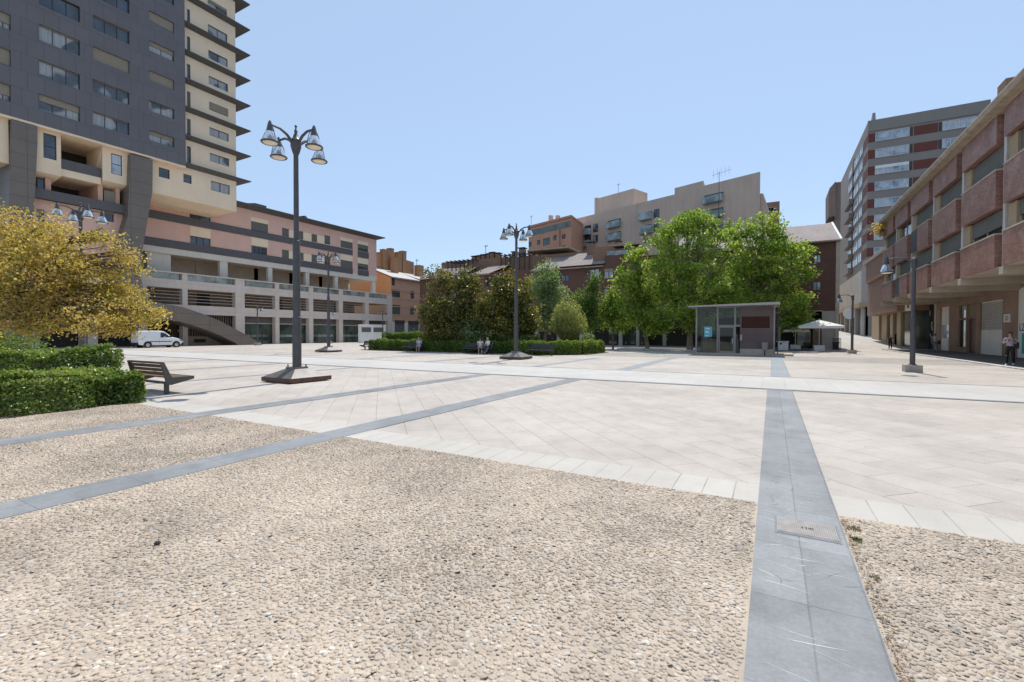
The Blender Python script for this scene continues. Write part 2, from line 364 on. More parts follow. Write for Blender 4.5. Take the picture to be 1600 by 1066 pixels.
M['whiteband'] = groundmat('whiteband', (.535, .51, .475), (.57, .545, .51), (.46, .44, .42), .66, 1.48, .01, off=0, grain=.12, stain=.1, shift=(.25, .15))
M['slate'] = groundmat('slate', (.29, .298, .305), (.34, .347, .352), (.215, .22, .22), .32, .86, .005, off=0, rough=.6, grain=.2, stain=.34, gs=45., shift=(.1, .12))
M['slatefar'] = groundmat('slatefar', (.30, .325, .345), (.325, .35, .37), (.2, .2, .2), .6, .9, .006, off=0, rough=.7, grain=.1, stain=.15)
M['borderstone'] = groundmat('borderstone', (.21, .225, .24), (.235, .25, .265), (.15, .15, .15), .6, .9, .006, off=0, rough=.7, grain=.1, stain=.15)
M['asphalt'] = groundmat('asphalt', (.075, .072, .072), (.08, .077, .076), (.06, .06, .06), 3, 3, .005, grain=.4, stain=.3, gs=90)
M['sidewalk'] = groundmat('sidewalk', (.14, .135, .135), (.15, .145, .142), (.1, .1, .1), .4, .4, .01, off=0, grain=.2, stain=.25)
M['kerb'] = groundmat('kerb', (.64, .62, .59), (.68, .66, .63), (.4, .38, .36), .3, 1., .01, off=0, grain=.15, stain=.2)
M['streetpave'] = groundmat('streetpave', (.52, .48, .43), (.57, .53, .48), (.35, .31, .28), .6, .4, .01, grain=.2, stain=.2)
def pebblemat(name, cs, cm, scale, world=True):
    m, t, b = nt(name); p = pos(t)
    v = N(t, 'ShaderNodeTexVoronoi'); v.inputs['Scale'].default_value = scale; L(t, p, v.inputs['Vector'])
    w = N(t, 'ShaderNodeTexVoronoi', feature='DISTANCE_TO_EDGE'); w.inputs['Scale'].default_value = scale; L(t, p, w.inputs['Vector'])
    sep = N(t, 'ShaderNodeSeparateColor'); L(t, v.outputs['Color'], sep.inputs['Color'])
    col = ramp(t, sep.outputs['Red'], *[(i/(len(cs)-1), c) for i, c in enumerate(cs)])
    e = ramp(t, w.outputs['Distance'], (.04, 0.), (.16, 1.)); col = mix(t, e, cm, col)
    col = mix(t, 1., col, ramp(t, noise(t, p, .5, 6), (.3, .72), (.62, 1.)), 'MULTIPLY')
    L(t, col, b.inputs['Base Color']); b.inputs['Roughness'].default_value = .8
    bump(t, e, .8, .012, b); return m
PEB = [(.30, .23, .17), (.42, .33, .24), (.5, .41, .31), (.36, .32, .28), (.55, .48, .38), (.33, .27, .22)]
M['cobblefar'] = pebblemat('cobblefar', PEB, (.42, .35, .275), 15)
M['cobblegrey'] = pebblemat('cobblegrey', [(.27, .25, .22), (.4, .37, .33), (.34, .31, .28), (.46, .43, .38)], (.36, .33, .29), 9)
M['mortar'] = mat('mortar', (.50, .415, .33), .95, var=.16, vs=2.2, bmp=.6, bs=140)
def sheet(name, mat_, x0, x1, y0, y1, z, thick=0, **k):
    b = MB()
    if thick: b.box(x0, x1, y0, y1, z-thick, z, skip='b')
    else: b.face([(x0, y0, z), (x1, y0, z), (x1, y1, z), (x0, y1, z)])
    return b.build(name, M[mat_], kind='structure', **k)
sheet('ground', 'asphalt', -900, 900, -300, 1500, -.03)
sheet('plaza_paving', 'pavers', -80, 10.2, -25, 61.5, 0)
EDGE = 5.12
sheet('white_slab_edging', 'whiteslab', -60, 10.2, EDGE, EDGE+.6, .004)
sheet('white_slab_band', 'whiteband', -64, 10.2, 15.95, 20.35, .012)
for y in (15.72, 20.35): sheet('grey_band_border', 'borderstone', -64, 10.2, y, y+.23, .012 if y < 16 else .0125)
sheet('cobble_field', 'mortar', -30, 10.2, -20, EDGE, .004)
M['scratch'] = mat('scratch', (.62, .63, .63), .8, var=.2, vs=30); M['crack'] = mat('crack', (.12, .11, .10), .9)
def worn_stripe(x0, x1, y0, y1, lo, hi, n):
    b = MB(); b.face([(x0, y0, .008), (x1, y0, .008), (x1, y1, .008), (x0, y1, .008)]); rr = random.Random(3)
    def line(x, y, a, L_, w, z, wob, k=6):
        pts = []
        for i in range(k+1):
            t = i/k; pts.append((x+math.cos(a)*L_*t + wob*math.sin(t*3+x*9), y+math.sin(a)*L_*t + wob*math.cos(t*4+y*7)*.4))
        for i in range(k):
            (xa, ya), (xb, yb) = pts[i], pts[i+1]; d = math.hypot(xb-xa, yb-ya)+1e-6; nx, ny = -(yb-ya)/d, (xb-xa)/d
            wa, wb = w*math.sin(math.pi*(i+.15)/(k+.3)), w*math.sin(math.pi*(i+1.15)/(k+.3))
            q = [(xa-nx*wa, ya-ny*wa), (xa+nx*wa, ya+ny*wa), (xb+nx*wb, yb+ny*wb), (xb-nx*wb, yb-ny*wb)]
            if all(x0+.01 < p[0] < x1-.01 for p in q): b.face([(p[0], p[1], z) for p in q])
    b.cur = 1
    for i in range(n):
        line(rr.uniform(x0, x1), lo+(hi-lo)*rr.random()**1.4, rr.choice((rr.uniform(-.5, .6), rr.uniform(2.2, 3.3), rr.uniform(-.2, .3))), rr.uniform(.08, .38), rr.uniform(.0012, .0032), .0088+i*1e-5, rr.uniform(0, .03))
    b.cur = 2
    for i in range(16): line(rr.uniform(x0+.05, x1-.05), rr.uniform(5.1, 6.3) if i < 11 else rr.uniform(3., 4.), rr.uniform(-3, 3), rr.uniform(.06, .22), rr.uniform(.0015, .003), .0086+i*1e-5, .03, 7)
    b.build('grey_stone_stripe', [M['slate'], M['scratch'], M['crack']], kind='structure')
def stripe(x0, x1, y0, y1, near): sheet('grey_stone_stripe', 'slate' if near else 'slatefar', x0, x1, y0, y1, .008)
worn_stripe(-.1, .54, -20, 15.72, 2.0, 7.5, 46); stripe(-.02, .66, 20.58, 40, False)
for a, b_ in ((-6.45, -5.9), (-10.28, -9.72)): stripe(a, b_, -20, 15.72, True)
stripe(-6.2, -5.6, 20.58, 38.5, False); stripe(-10.5, -10.1, 20.58, 30, False)
for a in (-17.5, -23.0, -29.5, -36., -43.): stripe(a, a+.3, EDGE+.7, 15.72, False); stripe(a+.1, a+.4, 20.58, 30, False)
sheet('grey_cobble_band', 'cobblegrey', -12.4, 10.2, 33.4, 40.3, .004)
# ------- street sidewalk, kerb and the rising street
sheet('street_kerb', 'kerb', 10.2, 10.5, -20, 62, .06, .1)
sheet('sidewalk', 'sidewalk', 10.5, 15.2, -20, 64, .056, .1)
b = MB()
YS = [61.5, 66, 75, 90, 110, 130, 155, 200]; ZS = [.0, .02, .35, 1.0, 1.75, 2.45, 3.3, 4.6]
for i in range(len(YS)-1):
    b.face([(-3, YS[i], ZS[i]), (16, YS[i], ZS[i]), (22, YS[i+1], ZS[i+1]), (-3, YS[i+1], ZS[i+1])])
b.build('street', M['streetpave'], kind='structure')
sheet('square_pavement', 'streetpave', -80, -12.3, 53.5, 61.5, .006)
sheet('stone_kerb_line', 'kerb', -14, 3.5, 47.2, 47.6, .12, .12)
sheet('building_pavement', 'sidewalk', -14, 3.5, 47.6, 61.2, .115, .115)
# ------- pebbles set in the mortar
def pebbles():
    pts = []
    def band(x0, x1, y0, y1, sp):
        xs = np.arange(x0, x1, sp); ys = np.arange(y0, y1, sp*.86)
        gx, gy = np.meshgrid(xs, ys); gx = gx + (np.arange(len(ys)) % 2)[:, None]*sp*.5
        P = np.stack([gx.ravel(), gy.ravel()], 1); P += RNG.normal(0, sp*.24, P.shape); return P
    P = band(-14.2, 8.5, -1.6, EDGE, .0285)
    # what the camera can see (and a step either side)
    fw = P[:, 0]*CF[0] + P[:, 1]*CF[1]; sd = P[:, 0]*CR[0] + P[:, 1]*CR[1]
    ok = (fw > -.6) & (np.abs(sd) < np.maximum(fw, 0)*1.16 + 3.2)
    P = P[ok]
    for a, b_ in ((-.1, .54), (-6.45, -5.9), (-10.28, -9.72)): P = P[~((P[:, 0] > a-.02) & (P[:, 0] < b_+.02))]
    P = P[P[:, 1] < EDGE - .02]
    keep = RNG.random(len(P)) > .04; P = P[keep]
    dist = np.hypot(P[:, 0], P[:, 1]); far = (dist > 5.2) | (P[:, 0]*CF[0] + P[:, 1]*CF[1] < 1.0)
    pebble_mesh(P[~far], 7); pebble_mesh(P[far], 5)
def pebble_mesh(P, ring):
    n = len(P); NAME = 'pebbles'
    th = np.arange(ring)*2*np.pi/ring
    base = [(math.cos(a), math.sin(a), -.25) for a in th] + [(.86*math.cos(a+.3), .86*math.sin(a+.3), .42) for a in th] + [(.45*math.cos(a+.1), .45*math.sin(a+.1), .88) for a in th] + [(0, 0, 1.)]
    base = np.array(base); nv = len(base)
    tri = []
    for r_ in range(2):
        for k in range(ring):
            k2 = (k+1) % ring; a, b_, c, d = r_*ring+k, r_*ring+k2, (r_+1)*ring+k2, (r_+1)*ring+k
            tri += [(a, b_, c), (a, c, d)]
    for k in range(ring): tri.append((2*ring+k, 2*ring+(k+1) % ring, 3*ring))
    tri = np.array(tri)
    sx = RNG.uniform(.0115, .0215, n)*RNG.choice([1, 1, 1, 1.35], n); sy = sx*RNG.uniform(.55, .95, n); sz = RNG.uniform(.003, .0066, n)
    # pebbles lean along a slowly changing direction
    ang = 0.6*np.sin(P[:, 0]*.9) + .5*np.cos(P[:, 1]*1.3 + P[:, 0]*.4) + RNG.normal(0, .5, n) + .5
    if ring == 5: base = np.concatenate([base[:10]*[1, 1, 1.4], base[-1:]]); tri = np.array([t for t in tri.tolist() if max(t) < 10] + [(5+k, 5+(k+1) % 5, 10) for k in range(5)]); nv = 11
    V = base[None]*np.stack([sx, sy, sz], 1)[:, None, :]
    V *= (1 + RNG.normal(0, .07, (n, nv, 1)))
    tl = RNG.normal(0, .22, n); V[:, :, 2] += V[:, :, 0]*tl[:, None]
    c, s = np.cos(ang)[:, None], np.sin(ang)[:, None]
    X = V[:, :, 0]*c - V[:, :, 1]*s + P[:, 0][:, None]; Y = V[:, :, 0]*s + V[:, :, 1]*c + P[:, 1][:, None]
    Z = V[:, :, 2] + .004 + RNG.normal(0, .0012, n)[:, None]
    W = np.stack([X, Y, Z], 2).reshape(-1, 3)
    F = (tri[None] + (np.arange(n)*nv)[:, None, None]).reshape(-1, 3)
    me = bpy.data.meshes.new('pebbles'); me.vertices.add(len(W)); me.vertices.foreach_set('co', W.astype(np.float32).ravel())
    me.loops.add(F.size); me.loops.foreach_set('vertex_index', F.astype(np.int32).ravel())
    me.polygons.add(len(F)); me.polygons.foreach_set('loop_start', np.arange(0, F.size, 3, dtype=np.int32))
    me.polygons.foreach_set('use_smooth', np.ones(len(F), bool))
    at = me.attributes.new('tint', 'FLOAT', 'POINT'); at.data.foreach_set('value', np.repeat(RNG.random(n), nv).astype(np.float32))
    me.update(calc_edges=True)
    o = bpy.data.objects.new('pebbles', me); COL.objects.link(o); o['kind'] = 'stuff'
    if 'pebble' in M: me.materials.append(M['pebble']); return
    m, t, b = nt('pebble'); M['pebble'] = m; p = pos(t); a = N(t, 'ShaderNodeAttribute', attribute_name='tint')
    col = ramp(t, a.outputs['Fac'], (0, (.5, .40, .315)), (.2, (.60, .485, .375)), (.4, (.67, .555, .435)), (.55, (.60, .50, .405)), (.7, (.72, .595, .46)), (.85, (.62, .49, .375)), (.95, (.8, .73, .63)), (1, (.40, .35, .32)))
    col = mix(t, 1., col, ramp(t, noise(t, p, 60, 3), (.3, .75), (.7, 1.)), 'MULTIPLY')
    col = mix(t, 1., col, ramp(t, noise(t, p, .55, 6), (.36, .64), (.6, 1.)), 'MULTIPLY')
    L(t, col, b.inputs['Base Color']); b.inputs['Roughness'].default_value = .85; b.inputs['Specular IOR Level'].default_value = .2; me.materials.append(m)
pebbles()
M['coverplate'] = mat('coverplate', (.32, .30, .285), .7, metal=0, var=.2, vs=8)
# ------- inspection cover in the grey stripe
g = thing('inspection_cover', (.27, 4.6, .008), 'ribbed rusty steel cover set into the grey stone stripe', 'cover')
b = MB(); b.box(.04, .50, 4.40, 4.80, .0085, .011); b.build('cover_frame', M['borderstone'], g)
b = MB()
b.box(.055, .485, 4.415, 4.785, .0112, .0135)
for i in range(28): x = .062 + i*.0152; b.box(x, x+.0075, 4.43, 4.77, .0135, .0205)
b.build('ribbed_plate', M['coverplate'], g)
b = MB()
for x in (.235, .262): b.box(x, x+.014, 4.585, 4.605, .0206, .0212)
b.box(.285, .325, 4.585, 4.603, .0206, .0212); b.build('lifting_slot', M['black'], g)
# ------- dry weeds along the stripe edge
def tuft(x, y, n, r, h, cols, lab):
    b = MB()
    for i in range(n):
        a = random.random()*6.28; rr = r*math.sqrt(random.random()); px_, py_ = x+rr*math.cos(a), y+rr*math.sin(a)*1.4
        d = random.random()*6.28; w = .004; hh = h*random.uniform(.4, 1); lx, ly = math.cos(d)*hh*.8, math.sin(d)*hh*.8
        b.face([(px_-w, py_, .004), (px_+w, py_, .004), (px_+lx*.6+w*.6, py_+ly*.6, .004+hh*.8), (px_+lx, py_+ly, .004+hh)])
    b.build('weed_tuft', cols, None, label=lab, category='weed', group='weeds along the grey stripe', origin=(x, y, .004))
M['weedgreen'] = mat('weedgreen', (.14, .17, .045), .9, var=.4, vs=30); M['weeddry'] = mat('weeddry', (.3, .22, .12), .9, var=.4, vs=30)
tuft(.61, 4.55, 90, .032, .028, M['weedgreen'], 'small green weed tuft beside the steel inspection cover')
tuft(.62, 4.8, 110, .05, .022, M['weeddry'], 'yellowish dry weed tuft at the corner where white slabs meet cobbles')
tuft(.63, 3.9, 60, .03, .02, M['weeddry'], 'tiny dry weed tuft at the stripe edge below the green tuft')
def litter():
    b = MB(); rr = random.Random(5)
    for i in range(900):
        y = 1.6 + 3.4*rr.random(); x = .545 + abs(rr.gauss(0, .05))*(1.4-.15*y); a = rr.random()*6.28; l, w = rr.uniform(.004, .013), rr.uniform(.002, .006)
        c, s_ = math.cos(a), math.sin(a); z = .011+rr.random()*.006; b.cur = rr.choice((0, 0, 1))
        b.face([(x-c*l, y-s_*l, z), (x-s_*w, y+c*w, z+.002), (x+c*l, y+s_*l, z+.001), (x+s_*w, y-c*w, z)])
    b.build('leaf_litter', [M['weeddry'], M['rust']], kind='stuff')
litter()
# ------------------------------------------------------------------ shared facade pieces
def window(par, F, r, n=0., depth=.18, cols=2, blind=0., glass='glass', frame='frame', bmat='blind', name='window', fw=.06, rows=1, transom=None):
    u0, u1, z0, z1 = r; m = n - depth
    b = MB(F)
    b.box(u0, u0+fw, m, m+.07, z0, z1); b.box(u1-fw, u1, m, m+.07, z0, z1)
    b.box(u0+fw, u1-fw, m, m+.07, z0, z0+fw); b.box(u0+fw, u1-fw, m, m+.07, z1-fw, z1)
    for i in range(1, cols):
        u = u0 + (u1-u0)*i/cols; b.box(u-fw*.45, u+fw*.45, m+.003, m+.067, z0+fw, z1-fw)
    if transom: z = z0+(z1-z0)*transom; b.box(u0+fw, u1-fw, m+.006, m+.064, z-fw*.4, z+fw*.4)
    w = b.build(name, M[frame], par)
    b = MB(F); b.face([(u0, m+.02, z0), (u1, m+.02, z0), (u1, m+.02, z1), (u0, m+.02, z1)]); b.build('pane', M[glass], w)
    if blind > 0:
        zb = z1 - (z1-z0)*blind
        b = MB(F); b.box(u0+fw*.4, u1-fw*.4, m+.072, m+.1, zb, z1-.004); b.build('blind', M[bmat], w)
    return w
def part(par, name, mat_, fn, F=None, **k):
    b = MB(F or WORLD); fn(b); return b.build(name, mat_ if isinstance(mat_, list) else M[mat_], par, **k)
# ================================================================== tower on the left (dark cladding, cream wing)
FT = Frame((-61, 0, 0), (0, 1, 0), (1, 0, 0))
FC = Frame((-61.7, 0, 0), (0, 1, 0), (1, 0, 0))
z1_ = zm(0, 0, 3.33); z2_ = zm(200, 260, 3.552); zA = zm(0, 170, 6.27)
tower = thing('apartment_tower', (-66, 22, 0), 'tall dark clad apartment tower with a cream wing of thin projecting eaves', 'apartment block')
UR = FT.U(290, 200); ZB = FT.Z(291, 260)
wins = []
def TW(x0, x1, yt, yb, cols=3, blind=0., glass='glass'):
    a, c = z1_(x0, yt), z1_(x1, yb); d = z1_(x0, yb)
    u0, zt = FT.at(*a); zb = FT.at(*d)[1]; u1 = FT.at(c[0], c[1])[0]
    wins.append(((u0, u1, zb, zt), cols, blind, glass))
for k, (yt, yb, bl) in enumerate(((-150, -68, .5), (30, 112, .62), (220, 306, .95), (408, 494, .66))): TW(-60, 56, yt, yb, 3, bl, 'glassc')
for yt, yb, bl, gl in ((-65, 22, 0, 'glass'), (122, 206, .08, 'glassc'), (308, 392, .06, 'glassc'), (486, 568, .42, 'glassc')): TW(202, 416, yt, yb, 3, bl, gl)
for yt, yb, bl, gl in ((-95, -22, 0, 'glass'), (74, 146, .06, 'glass'), (238, 308, 1., 'glass'), (410, 478, .06, 'glassc'), (578, 645, .06, 'glassc')): TW(482, 673, yt, yb, 3, bl, gl)
for yt, yb, bl, gl in ((-105, -42, .3, 'glass'), (52, 108, .9, 'glass'), (207, 262, .4, 'glassc'), (364, 416, 1., 'glass'), (520, 574, .05, 'glassc'), (676, 728, .36, 'glassc')): TW(776, 906, yt, yb, 2, bl, gl)
b = MB(FT); TOP = 47.
b.wall(3, UR, ZB, TOP, 0, [w_[0] for w_ in wins], .3)
b.face([(UR, 0, ZB), (UR, -16, ZB), (UR, -16, TOP), (UR, 0, TOP)]); b.face([(3, 0, ZB), (3, -16, ZB), (3, -16, TOP), (3, 0, TOP)])
b.face([(3, 0, TOP), (UR, 0, TOP), (UR, -16, TOP), (3, -16, TOP)]); b.face([(3, -16, ZB), (UR, -16, ZB), (UR, -16, TOP), (3, -16, TOP)])
b.build('clad_wall', M['cladding'], tower)
for r, c, bl, gl in wins: window(tower, FT, r, 0, .26, c, bl, gl)
part(tower, 'soffit', 'cream', lambda b: b.box(3, UR, -16, -.02, ZB-.22, ZB-.004), FT)
# cream wing
CU0, CU1 = UR+.003, FC.U(369.3, 290)
cw = []
for k in range(9):
    y0 = 940 - 134*k
    a = z1_(1098, y0-2+ (0)); 
    def cr(x0, x1, yt, yb):
        u0, zt = FC.at(*z1_(x0, yt)); zb = FC.at(*z1_(x0, yb))[1]; return u0, FC.at(*z1_(x1, yt))[0], zb, zt
    if k == 0: continue
    rr = cr(1094-k*2, 1194-k*2, 795-134*(k-1)+ (k-1)*0, 838-134*(k-1)); cw.append((rr, 2, (0, 0, .9, 0, 0, 0, .3, 0)[k-1], 'glassc'))
    rr = cr(968, 994-k, 757-143*(k-1), 853-143*(k-1)); rr = (rr[0]+.1, rr[1], rr[2], rr[3]); cw.append((rr, 1, (0, .8, .9, 0, 0, 0, .5, 0)[k-1], 'glass'))
zc0 = FC.Z(352, 327)
low = [((*FC.rect(248, 265, 261, 276),), 1, 0, 'glass'), ((*FC.rect(286.5, 299.5, 271, 284.5),), 1, .3, 'glass'), ((*FC.rect(329.5, 359, 282, 297),), 2, 0, 'glassc')]
U2 = FC.U(236.5, 280)
b = MB(FC)
b.wall(CU0, CU1, ZB-.1, TOP-.5, 0, [c[0] for c in cw if c[0][2] > ZB], .2)
b.wall(U2, CU1, zc0, ZB-.1, 0, [l[0] for l in low], .2)
b.face([(CU1, 0, zc0), (CU1, -14, zc0), (CU1, -14, TOP-.5), (CU1, 0, TOP-.5)]); b.face([(CU0, 0, TOP-.5), (CU1, 0, TOP-.5), (CU1, -14, TOP-.5), (CU0, -14, TOP-.5)])
b.face([(U2, 0, zc0), (CU1, 0, zc0), (CU1-1.2, -2, zc0-.5), (U2, -2, zc0-.5)]); b.face([(CU1, 0, zc0), (CU1-1.2, -2, zc0-.5), (CU1-1.2, -14, zc0-.5), (CU1, -14, zc0)])
b.face([(U2, -2, zc0-.5), (CU1-1.2, -2, zc0-.5), (CU1-1.2, -14, zc0-.5), (U2, -14, zc0-.5)]); b.face([(U2, 0, zc0), (U2, -14, zc0-.5), (U2, -14, ZB-.1), (U2, 0, ZB-.1)])
b.build('cream_wall', M['cream'], tower)
for r, c, bl, gl in [c for c in cw if c[0][2] > ZB] + low: window(tower, FC, r, 0, .17, c, bl, gl, bmat='blinddark' if c == 1 else 'blind')
for k in range(9):
    ze = FC.Z(369.3, z1_(0, 935-133.2*k)[1])
    b = MB(FC); o_ = .62
    b.frustum((CU0+.01, CU1+.02, -13.9, .03), (CU0+.01, CU1+1.55, -13.9, o_), ze-.30, ze+.02)
    b.box(CU0+.01, CU1+1.6, -13.9, o_+.05, ze+.02, ze+.14)
    b.build('eave', M['eave'], tower)
# legs: the near-right one runs down into the long dark ramp
def px_poly(F, pts): return [F.at(*p) for p in pts]
def leg(poly, n0=-3.6, n1=.03, name='leg'):
    b = MB(FT); b.prism(poly, n0, n1); b.build(name, M['bronze'], tower)
pl = px_poly(FT, [(203.5, 241), (238.5, 250), (238, 300), (224, 381), (219, 430), (226, 462), (240, 472), (255.7, 474.6), (284.5, 479.7), (316.6, 490.6), (343.6, 501.6), (369, 515), (384, 523), (400, 532), (411, 539.8), (371, 540.5), (369, 536.5), (347, 525.5), (326.7, 517), (301, 508), (281, 502.5), (255.7, 498), (225, 495), (200, 487), (188, 462), (184, 430), (186.5, 381), (199.5, 338)])
pl = [(u, max(z, .01)) for u, z in pl]
leg(pl, name='slanted_leg')
leg([FT.at(18, 187), FT.at(58.5, 198), FT.at(58.5, 225), FT.at(54, 312), FT.at(48, 400), FT.at(44, 545), FT.at(6, 548), FT.at(10, 400), FT.at(14, 312), FT.at(17, 260)])
# bay boxes and loggias between the legs
FB1 = FT; zs_ = ZB-.22
u59, u95, u152, u205 = FT.U(59.5, 230), FT.U(95.5, 250, -.6), FT.U(160, 250, -.6), FT.U(203, 250, -.6)
zl0 = FT.Z(60, 268, -.6); zr0 = FT.Z(202, 291, -.6)
lw = FT.rect(67.5, 88, 207, 246, -.6); rw = FT.rect(173.5, 190.5, 239, 271, -.6)
b = MB(FT); b.wall(u59, u95, zl0, zs_, -.6, [lw], .2)
b.face([(u59, -.6, zl0), (u95, -.6, zl0), (u95-.4, -3.2, zl0-.9), (u59, -3.2, zl0-.9)]); b.face([(u95, -.6, zl0), (u95, -.6, zs_), (u95, -4.5, zs_), (u95, -4.5, zl0-.9), (u95-.4, -3.2, zl0-.9)])
b.build('bay_box', M['cream'], tower); b = MB(FT); b.wall(u152, u205, zr0, zs_, -.6, [rw], .2)
b.face([(u152, -.6, zr0), (u205, -.6, zr0), (u205, -3.2, zr0-.9), (u152+.4, -3.2, zr0-.9)]); b.face([(u152, -.6, zr0), (u152, -.6, zs_), (u152, -4.5, zs_), (u152, -4.5, zr0-.9), (u152+.4, -3.2, zr0-.9)])
b.build('bay_box', M['cream'], tower)
window(tower, FT, lw, -.6, .14, 1, 0, 'glass', transom=.5); window(tower, FT, rw, -.6, .14, 1, 0, 'glasslite', transom=.5)
b = MB(FT)
zb1 = FT.Z(96, 248, -.9); zb0 = FT.Z(96, 263.5, -.9); zb2 = FT.Z(96, 274.5, -.9); zd1 = FT.Z(58, 293.5, -.6); zd0 = FT.Z(58, 308.5, -.6)
b.box(u95+.01, u152-.01, -1.05, -.9, zb0, zb1); b.build('balcony_parapet', M['band'], tower)
part(tower, 'balcony_slab', 'cream', lambda b: b.box(u95+.01, u152-.01, -6, -.93, zb2, zb0-.003), FT)
part(tower, 'long_parapet', 'band', lambda b: b.box(u59-.6, u205+.6, -.85, -.6, zd0, zd1), FT)
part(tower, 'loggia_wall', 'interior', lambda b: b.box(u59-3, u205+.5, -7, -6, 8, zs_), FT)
for xa, xb, zq in ((71, 80, zl0), (153, 160.5, zr0), (181, 187, zr0)): part(tower, 'loggia_pier', 'pinkorange', lambda b: b.box(FT.U(xa, 305, -1.2), FT.U(xb, 305, -1.2), -6, -1.2, zd1-.3, zq-.3), FT)
window(tower, FT, FT.rect(57, 71, 278, 297, -1.5), -1.35, .12, 1, 0, 'glass'); window(tower, FT, FT.rect(161, 181, 297, 320, -1.5), -1.35, .12, 1, .75, 'glass')
r3 = FT.rect(161, 183, 321, 340, -1.3)
b = MB(FT); zl = FT.Z(58, 360, -1.2)
b.wall(u59-.6, u205+.5, 9.2, zd0, -1.2, [FT.rect(57, 69, 326, 350, -1.2), FT.rect(163, 178, 325, 345, -1.2)], .3); b.build('pink_wall', M['pink'], tower)
window(tower, FT, FT.rect(57, 69, 326, 350, -1.2), -1.2, .2, 1, .3, 'glass'); window(tower, FT, FT.rect(163, 178, 325, 345, -1.2), -1.2, .2, 1, .4, 'glass')
part(tower, 'side_wall', 'cream', lambda b: b.box(4, FT.U(16.5, 230), -3, -.5, FT.Z(10, 253), zs_), FT)
# ================================================================== pink terrace building with stone gallery
FP = Frame((-66, 0, 0), (0, 1, 0), (1, 0, 0)); FG = Frame((-64, 0, 0), (0, 1, 0), (1, 0, 0))
pinkb = thing('gallery_building', (-68, 44, 0), 'pink apartment building with dark bands above a pale stone gallery and shopfronts', 'apartment block')
PU0, PU1 = FP.U(205, 350), FP.U(588.3, 400); zP = FP.Z(*z2_(1380, 612)); zRf = FP.Z(*z2_(605, 225)); zFas = FP.Z(*z2_(1380, 640))
def PW(x0, x1, yt, yb): return FP.rect(z2_(x0, 0)[0], z2_(x1, 0)[0], z2_(0, yt)[1], z2_(0, yb)[1])
pw = [(PW(342, 458, 232, 285), 2, .45, 'blinddark'), (PW(683, 777, 303, 352), 2, .95, 'blinddark'), (PW(855, 893, 340, 385), 1, .97, 'blinddark'), (PW(945, 973, 357, 402), 1, .97, 'blinddark'), (PW(1018, 1050, 374, 416), 1, .97, 'blinddark'), (PW(1090, 1122, 380, 428), 1, .85, 'blinddark'), (PW(1180, 1247, 410, 448), 2, .97, 'blinddark'), (PW(1275, 1333, 430, 466), 2, .6, 'blinddark'),
      (PW(345, 458, 384, 428), 3, 0, 'blind'), (PW(685, 772, 437, 482), 4, .1, 'blind'), (PW(855, 893, 461, 505), 1, .97, 'blinddark'), (PW(948, 975, 477, 518), 1, .97, 'blinddark'), (PW(1018, 1050, 488, 530), 1, .97, 'blinddark'), (PW(1090, 1122, 500, 545), 1, .6, 'blinddark'), (PW(1180, 1247, 518, 556), 2, .97, 'blinddark'), (PW(1275, 1333, 537, 570), 2, .5, 'blinddark')]
b = MB(FP); b.wall(PU0, PU1, zP, zRf, 0, [w_[0] for w_ in pw], .2)
b.face([(PU1, 0, zP), (PU1, -14, zP), (PU1, -14, zRf), (PU1, 0, zRf)]); b.build('pink_wall', M['pink'], pinkb)
for r, c, bl, bm_ in pw: window(pinkb, FP, r, 0, .16, c, bl, 'glass', bmat=bm_)
# cream panels between windows
for x0, x1, yt, yb in ((342, 458, 205, 231), (683, 777, 280, 302), (893, 945, 351, 398), (973, 1018, 365, 410), (1050, 1090, 381, 424), (1180, 1247, 391, 409), (1275, 1333, 411, 429), (345, 458, 331, 383), (685, 777, 388, 436), (893, 948, 470, 514), (975, 1018, 484, 524), (1050, 1090, 497, 536), (1180, 1247, 483, 517), (1275, 1333, 506, 536)):
    r = PW(x0, x1, yt, yb); part(pinkb, 'cream_panel', 'cream', lambda b: b.box(r[0], r[1], -.05, .015, r[2], r[3]), FP)
for ya, yb in ((238, 283), (390, 436)):
    za, zb = FP.Z(*z2_(110, ya)), FP.Z(*z2_(110, yb))
    part(pinkb, 'dark_band', 'band', lambda b: b.box(PU0, FP.U(z2_(1246, 0)[0], 440), -.04, .09, zb, za), FP)
for ya, yb in ((468, 503), (572, 604)):
    r = PW(1275, 1335, ya, yb); part(pinkb, 'balcony_panel', 'band', lambda b: b.box(r[0], r[1], -.04, .07, r[2], r[3]), FP)
part(pinkb, 'fascia', 'fascia', lambda b: b.box(PU0, PU1, -14, .03, zFas, zP-.004), FP)
# roof edge
b = MB(FP); o_ = .9
b.frustum((PU0, PU1+.05, -14, .03), (PU0, PU1+1.3, -14, o_), zRf, zRf+.45); b.box(PU0, PU1+1.35, -14, o_+.05, zRf+.45, zRf+.62); b.build('roof_edge', M['eave'], pinkb)
b = MB(FP); ua, ub = FP.U(406, 320), FP.U(424, 320); zq = zRf+.62
b.slab([(ua, -3), (ub, -3), (ub, -1.2), (ua, -1.2)], zq, zq+.9); b.prism([(ua-3.5, zq), (ua, zq), (ua, zq+.9)], -3, -1.2); b.build('roof_box', M['blinddark'], pinkb)
b = MB(FP)
for i in range(3):
    u = FP.U(432, 330)+2.2*i; b.prism([(u, zq+.1), (u+2, zq+.1), (u+2, zq+.4), (u, zq+.4)], -2.4, -.8)
b.build('roof_panel', M['roofgrey'], pinkb)
b = MB(FP); u = FP.U(483, 340); b.prism([(u-.7, zq+.65), (u-.2, zq+.75), (u+.8, zq-.05), (u+.2, zq-.05)], -2.2, -.6); b.build('solar_panel', M['glass'], pinkb)
